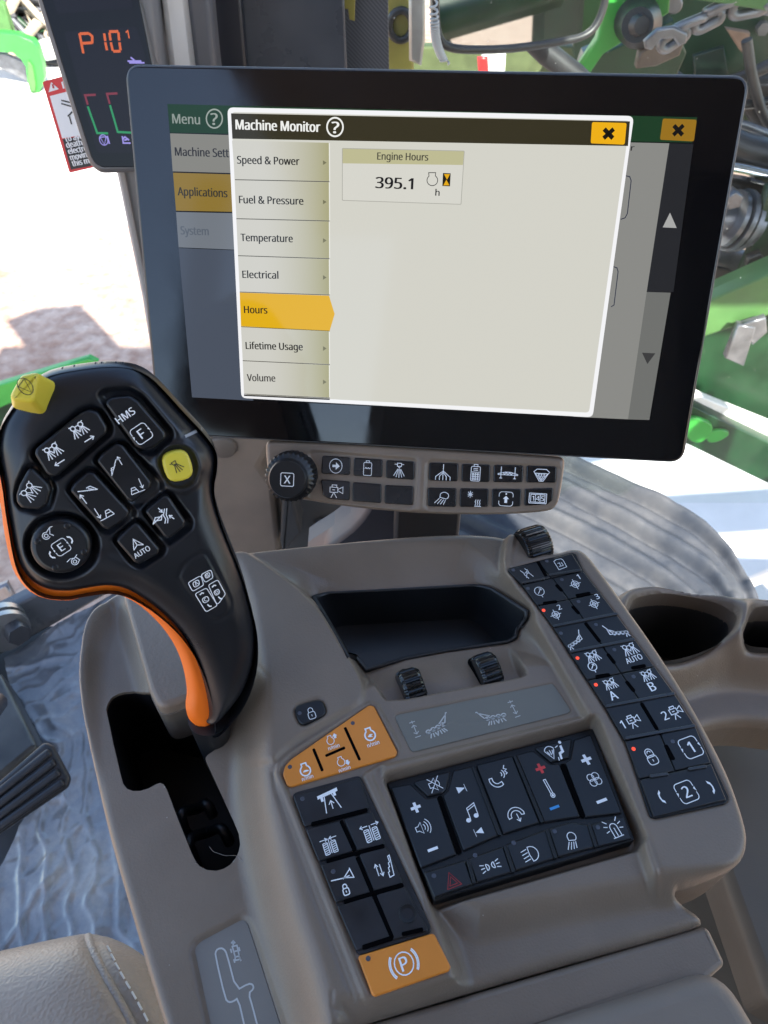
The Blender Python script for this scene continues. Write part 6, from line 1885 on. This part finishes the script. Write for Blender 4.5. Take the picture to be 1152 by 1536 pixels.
prism(mb, chaikin(F.uns([(1030, 618), (1062, 628), (1070, 640), (1050, 662), (1026, 654)]), 2), 0, 0.02, 0, 0.004); prism(mb, chaikin(F.uns([(1056, 646), (1080, 640), (1096, 646), (1080, 658), (1060, 662)]), 2), 0, 0.015, 0, 0.004)
mb.build('lug', GREEN, t)  # brighter green pieces stand in for spots of sunlight on the beam
# fender
FFE = level(0.05)
def fender():
    m, nt, p = newmat('dusty_black_plastic'); N, L = nt.nodes.new, nt.links.new
    tc = N('ShaderNodeTexCoord'); a = N('ShaderNodeTexNoise'); a.inputs['Scale'].default_value = 9; a.inputs['Detail'].default_value = 10; a.inputs['Roughness'].default_value = .65
    L(tc.outputs['Object'], a.inputs['Vector'])
    cr = N('ShaderNodeValToRGB'); cr.color_ramp.elements[0].position = .38; cr.color_ramp.elements[0].color = (0.036, 0.043, 0.056, 1); cr.color_ramp.elements[1].position = .68; cr.color_ramp.elements[1].color = (0.092, 0.094, 0.098, 1)
    L(a.outputs['Fac'], cr.inputs['Fac']); L(cr.outputs['Color'], p.inputs['Base Color']); p.inputs['Roughness'].default_value = .62; p.inputs['Specular IOR Level'].default_value = .3
    return m
fe = thing('ribbed_fender', 'dusty black fender with curved ribs outside the windscreen', 'fender', FFE)
edge_px = [(540, 520), (620, 556), (700, 595), (800, 641), (898, 690), (980, 728), (1050, 767), (1108, 825), (1145, 885), (1162, 960)]
fo = FFE.uns(edge_px + [(1100, 1000), (540, 1000)])
hf = HF(chaikin(ccw(fo), 1), 0.0028)
hf.h = 0.002 * fbm(hf.P[:, 0], hf.P[:, 1], 14, 4, 4)
for g in ([(560, 555), (700, 625), (849, 698), (981, 759), (1065, 808), (1108, 851), (1126, 900)], [(560, 598), (700, 668), (843, 739), (958, 799), (1050, 851), (1079, 874), (1100, 920)],
          [(560, 655), (700, 722), (820, 782), (886, 814), (993, 871), (1050, 920)], [(560, 720), (700, 790), (790, 838), (900, 890), (960, 930)]):
    c_ = chaikin(FFE.uns(g), 3, False)
    hf.groove(c_, 0.0075, 0.016); hf.groove(c_ + np.array([0.004, 0.020]), 0.011, -0.010); hf.groove(c_ + np.array([0.008, 0.042]), 0.005, 0.004)
hf.round_edge(0.02); hf.blur(1)
hf.mesh('fender_skin', fender(), fe, skirt=0.25)
# --- above the display
t, F = plate('olive_bracket', 'olive yellow bracket with a dark ring above the display', 'bracket', 1.25, [(574, -80), (618, -80), (622, 180), (584, 180)], 0.02, OLIVE)
mb = MB(); q = F.un(601, 36); r1 = 21 * F.scale(601, 36)
tube(mb, [(q[0] + r1 * .8 * math.cos(a), q[1] + r1 * .95 * math.sin(a), 0.006) for a in np.linspace(0, 2 * math.pi, 25)], r1 * .26, 8, 0, False); mb.build('ring', BLACKM, t)
plate('olive_tab', 'small olive tab over the top of the mesh screen', 'tab', 0.815, [(514, -60), (534, -60), (532, 32), (524, 30), (522, 14), (514, 14)], 0.006, OLIVE, bev=.001)  # olive plate standing in for a reflection above the mesh
plate('metal_strap', 'bright pale metal strap beside the olive bracket', 'strap', 1.2, [(613, -60), (638, -60), (638, 60), (632, 100), (614, 92)], 0.02, plastic('pale_metal', (0.4, 0.39, 0.37), 0.35, 100, .1, .2, metal=.5))
FSP = wall(1.15)
spr = thing('coiled_cable', 'pale coiled cable hanging left of the mirror', 'cable', Frame(FSP.o + FSP.U * FSP.un(655, 60)[0] + FSP.V * FSP.un(655, 60)[1], FSP.U, FSP.V))
FSP = Frame(FSP.o + FSP.U * FSP.un(655, 60)[0] + FSP.V * FSP.un(655, 60)[1], FSP.U, FSP.V)
mb = MB(); s_px = FSP.scale(655, 60); ax = chaikin(FSP.uns([(648, -20), (652, 40), (654, 62), (660, 80), (668, 95)]), 3, False)
pts = []
for i in range(220):
    t_ = i / 219 * (len(ax) - 1); j = min(int(t_), len(ax) - 2); c = ax[j] + (ax[j + 1] - ax[j]) * (t_ - j); th = i * .75
    pts.append((c[0] + 6 * s_px * math.cos(th), c[1], 6 * s_px * math.sin(th)))
tube(mb, pts, 1.6 * s_px, 6); mb.build('coil', plastic('grey_cable', (0.4, 0.4, 0.4), .5, 100, .05, .1), spr)
# mirror
FMI = Frame(at_depth(780, 20, 1.15), (1, 0.35, 0), (0.0, 0.12, 1))
ZM = lambda p: zz(p, 650, 0, 2.295)
mir = thing('door_mirror', 'black framed mirror hanging at the top centre above the display', 'mirror', FMI)
mo = chaikin(ccw(FMI.uns(ZM([(4, -160), (8, 60), (16, 120), (36, 156), (80, 170), (180, 172), (290, 166), (450, 142), (520, 126), (560, 92), (590, 20), (620, -160)]))), 2)
mb = MB(); prism(mb, mo, -0.03, -0.004, 0, 0.008); mb.build('mirror_shell', BLACKM, mir)
mb = MB(); tube(mb, [(*q, 0) for q in np.vstack([mo, mo[:1]])], 0.006, 8, 0, False); mb.build('mirror_rim', BLACKM, mir)
mb = MB(); fillp(mb, inset(mo, 0.003), 0.0); mb.build('mirror_glass', flat('mirror_silver', (0.55, 0.56, 0.56), 0.02, metal=1.0), mir)
pipe('rubber_hose', 'thick black rubber hose under the mirror', 'hose', 1.5, [(790, 50), (820, 80), (862, 112), (900, 150)], 17, BLACKM)
plate('pale_bracket', 'pale sunlit bracket with a red corner behind the top of the display', 'bracket', 1.7, [(722, 60), (760, 60), (756, 140), (726, 140)], 0.03, WHITE)
plate('red_reflector', 'small red reflector behind the top edge of the display', 'reflector', 1.65, [(716, 86), (732, 86), (734, 120), (718, 120)], 0.01, flat('red_lens', (.5, .03, .03), .3))
plate('green_crossbar', 'olive green crossbar behind the pale bracket under the mirror', 'crossbar', 1.9, [(600, 70), (860, 70), (870, 160), (600, 160)], 0.03, plastic('olive_green', (.07, .09, .035), .6, 100, .05, .3))
# --- left window
ZL = lambda p: zz(p, 0, 0, 4.8)
t, F = plate('boom_arm', 'bright green boom arm bending down in the upper left window', 'boom arm', 7.4, ZL([(-200, 235), (0, 240), (120, 252), (230, 298), (268, 345), (300, 450), (318, 560), (300, 620), (280, 670), (222, 668), (196, 580), (185, 480), (150, 425), (90, 380), (0, 372), (-200, 370)]), 0.10, GREEN)
mb = MB(); prism(mb, F.uns(ZL([(205, 430), (240, 470), (262, 600), (262, 655), (230, 650), (205, 560)])), 0, 0.03, 0, 0.006); mb.build('casting', GREEN_DUSTY, t)
plate('green_upright', 'grey green upright at the top left edge', 'upright', 7.8, ZL([(-200, -80), (20, 30), (92, 240), (-200, 250)]), 0.08, GREEN_DUSTY)
plate('grey_box', 'pale grey box lid behind the bright green boom arm', 'box', 7.9, ZL([(270, 300), (360, 275), (440, 420), (330, 440)]), 0.05, plastic('pale_grey', (.35, .36, .35), .6, 100, .05, .1))
plate('grey_skid', 'grey metal skid under the bright green boom arm', 'skid', 7.6, ZL([(-200, 380), (30, 390), (170, 450), (205, 590), (0, 490), (-200, 420)]), 0.05, STEEL)
# heap of scrap behind
FSH = wall(8.3); mb = MB(); r = random.Random(5)
mats = [STEEL, BLACKM, plastic('tan_straw', (.38, .32, .24), .8, 100, .1, .2), GREEN_SHADED]
for i in range(420):
    px, py = r.uniform(-30, 110), r.uniform(-40, 128); q = FSH.un(px, py); a = r.uniform(0, math.pi); L = r.uniform(.08, .55); z = r.uniform(-.5, .3)
    dx, dy = L * math.cos(a), L * math.sin(a)
    tube(mb, [(q[0] - dx, q[1] - dy, z), (q[0] + r.uniform(-.04, .04), q[1] + r.uniform(-.04, .04), z + r.uniform(-.05, .05)), (q[0] + dx, q[1] + dy, z)], r.uniform(.012, .05), 6, r.choice([0, 0, 1, 1, 2, 2, 3]))
o = mb.build('scrap_heap', mats, None, FSH); o['kind'] = 'stuff'; tag(o, 'tangle of hoses straw and metal seen through the upper left window', 'tangle')
plate('green_rail', 'bright green rail at the left edge behind the lever head', 'rail', 2.6, [(-60, 600), (0, 578), (100, 548), (132, 539), (146, 546), (60, 586), (0, 612), (-60, 640)], 0.04, GREEN)
plate('green_post', 'dark green post at the left edge behind the lever head', 'post', 2.7, [(-60, 612), (20, 604), (18, 900), (22, 950), (-60, 960)], 0.05, GREEN_SHADED)
plate('step_hinge', 'grey step hinge low at the left edge under the lever head', 'hinge', 1.3, [(-40, 900), (8, 880), (22, 905), (14, 930), (-40, 950)], 0.03, STEEL)

# --- slats added above the picture to throw broken shade on the right machinery
shade_rig = thing('folded_boom', 'green folded boom lattice beside the cab roof, out of the picture above', 'boom', Frame((1.0, 0.4, 1.3), (1, 0, 0), (0, 1, 0)))
for k, (y0, y1) in enumerate(((0.0, 0.42), (0.50, 0.95), (1.05, 1.55), (1.66, 2.3))):
    mb = MB(); box(mb, -0.12, 2.4, y0, y1, 0.0, 0.10); mb.build('boom_beam', GREEN_SHADED, shade_rig)

# --- hoses, bolts and fittings on the dark machine side
r = random.Random(21)
for k, (pts, rp, mat, kind, lab) in enumerate([
    ([(985, 150), (1040, 120), (1090, 128), (1170, 90)], 9, BLACKM, 'hose', 'thin black hose crossing below the chain'),
    ([(1010, 110), (1060, 150), (1120, 160), (1200, 140)], 7, BLACKM, 'hose', 'second thin black hose sagging below the chain'),
    ([(1120, 60), (1128, 120), (1150, 190), (1210, 230)], 8, BLACKM, 'hose', 'black hose dropping beside the rusty wedge'),
    ([(1060, 190), (1100, 180), (1150, 200)], 6, STEEL, 'pipe', 'thin steel pipe above the thick black cylinder')]):
    pipe(kind, lab, 'hose' if kind == 'hose' else 'pipe', 2.45 - k * .03, chaikin(np.array(pts, float), 2, False).tolist(), rp, mat)
FBW = wall(2.69)
for k, (px, py) in enumerate(((1062, 100), (1076, 120), (1142, 110), (1130, 148), (1046, 140), (1142, 40))):
    q = FBW.un(px, py); F2 = Frame(FBW.o + FBW.U * q[0] + FBW.V * q[1], FBW.U, FBW.V)
    t = thing('frame_bolt', 'small steel bolt head on the dark green machine side near the chain', 'bolt', F2, 'bolts on the machine side')
    mb = MB(); tube(mb, [(0, 0, 0), (0, 0, 0.025)], 0.02, 6); mb.build('bolt_head', STEEL, t)
plate('bright_bracket', 'small sunlit green bracket beside the lower end of the chain', 'bracket', 2.5, [(1014, 84), (1022, 86), (1020, 102), (1012, 100)], 0.02, GREEN)
plate('access_plate', 'dark access plate with shadowed edges under the chain', 'plate', 2.6, [(1040, 84), (1086, 70), (1094, 120), (1044, 132)], 0.02, plastic('blackened_green', (0.006, 0.022, 0.012), 0.5, 100, .1, .3))

# --- gear added beside the cab, out of the picture, to fill the mirror's reflection
gear = thing('spray_gear', 'green beams hoses and chrome rods beside the cab, seen only in the mirror', 'spray gear', Frame((2.0, -0.4, 0.0), (1, 0, 0), (0, 1, 0)))
r = random.Random(9)
for k in range(9):
    x, y, z = r.uniform(-.7, .9), r.uniform(-1.0, .9), r.uniform(-.6, 1.1); a = r.uniform(0, math.pi); L = r.uniform(.4, 1.1)
    mb = MB(); tube(mb, [(x - L * math.cos(a), y - .3 * math.sin(2 * a), z - L * math.sin(a) * .7), (x + L * math.cos(a), y + .3 * math.sin(2 * a), z + L * math.sin(a) * .7)], r.uniform(.03, .09), 4)
    mb.build('beam', r.choice([GREEN, GREEN_SHADED, GREEN_DUSTY]), gear)
for k, (x, y, z, w_, h_, m_) in enumerate(((-.2, .5, -.7, .8, 1.3, GREEN_DUSTY), (.5, -.4, -.9, .9, 1.6, GREEN_SHADED), (-.5, -.9, -.8, .7, 1.0, STEEL), (.6, .9, -.4, .6, 1.1, GREEN))):
    mb = MB(); box(mb, x, x + w_, y, y + .08, z, z + h_); mb.build('side_plate', m_, gear)
for k in range(26):
    x, y, z = r.uniform(-.9, .9), r.uniform(-1.1, .9), r.uniform(-.5, 1.0)
    pts = [(x, y, z)]
    for j in range(4): pts.append((pts[-1][0] + r.uniform(-.3, .3), pts[-1][1] + r.uniform(-.3, .3), pts[-1][2] + r.uniform(-.35, .2)))
    mb = MB(); tube(mb, chaikin(np.array(pts), 2, False), r.uniform(.012, .04), 8); mb.build('hose', r.choice([BLACKM, BLACKM, STEEL, WHITE]), gear)

FWD = level(-0.55)  # white panel added where it catches the sun and blows out
g0 = FWD.un(1050, 760); FWD = Frame((g0[0], g0[1], -0.55), (1, 0, 0), (0, 1, 0))
wd = thing('white_deck', 'sunlit white deck panel between the ribbed fender and the dark green lower beam', 'deck', FWD)
mb = MB(); prism(mb, rnd(FWD.uns([(820, 640), (1000, 648), (1152, 722), (1320, 800), (1320, 900), (1160, 855), (1134, 866), (1118, 872), (1100, 900), (820, 900)]), .02), -0.06, 0, 0, 0.01); mb.build('deck_panel', WHITE, wd)
plate('hose_clamp', 'black hose clamp on the deep green strut', 'clamp', 2.1, [(1122, 388), (1142, 380), (1150, 396), (1132, 408), (1120, 402)], 0.03, BLACKM)
plate('steel_fitting', 'steel hydraulic fitting above the ringed coupling', 'fitting', 2.15, [(1088, 300), (1104, 288), (1116, 296), (1110, 312), (1092, 316)], 0.04, STEEL)
plate('chain_hook', 'worn steel hook where the chain meets the brown bracket', 'hook', 1.58, [(966, 62), (986, 44), (1012, 40), (1032, 50), (1030, 66), (1018, 70), (1010, 58), (992, 60), (978, 76), (968, 74)], 0.012, STEEL)
plate('green_gusset', 'bright green gusset under the round grey plate', 'gusset', 2.0, [(990, -30), (1006, -30), (1000, 40), (984, 52)], 0.02, GREEN)
plate('dark_gearbox', 'black gearbox lump beside the upper right corner of the display', 'gearbox', 2.5, [(1120, 130), (1140, 118), (1200, 118), (1200, 190), (1134, 196), (1118, 170)], 0.1, BLACKM, bev=.02)
# ------------------------------------------------------------------ a hair on the console
hair_px = [(314, 1270), (320, 1278), (328, 1280), (338, 1284), (350, 1283), (356, 1284), (362, 1292), (374, 1293), (386, 1286)]
mb = MB()
hp = [FC.unf(x, y, lambda a, b: DECK, 1.2 * mm)[0] for x, y in hair_px]
hp = chaikin(np.array(hp), 2, False)
o_ = hp[0]
FHR = Frame(FC.o + FC.U * o_[0] + FC.V * o_[1] + FC.N * (DECK + 1.2 * mm), FC.U, FC.V)
tube(mb, [(p[0] - o_[0], p[1] - o_[1], 0) for p in hp], 0.11 * mm, 5)
tag(mb.build('hair_strand', flat('pale_hair', (0.22, 0.2, 0.18), 0.5), None, FHR), 'thin pale hair lying over the lower end of the gate slot', 'hair')
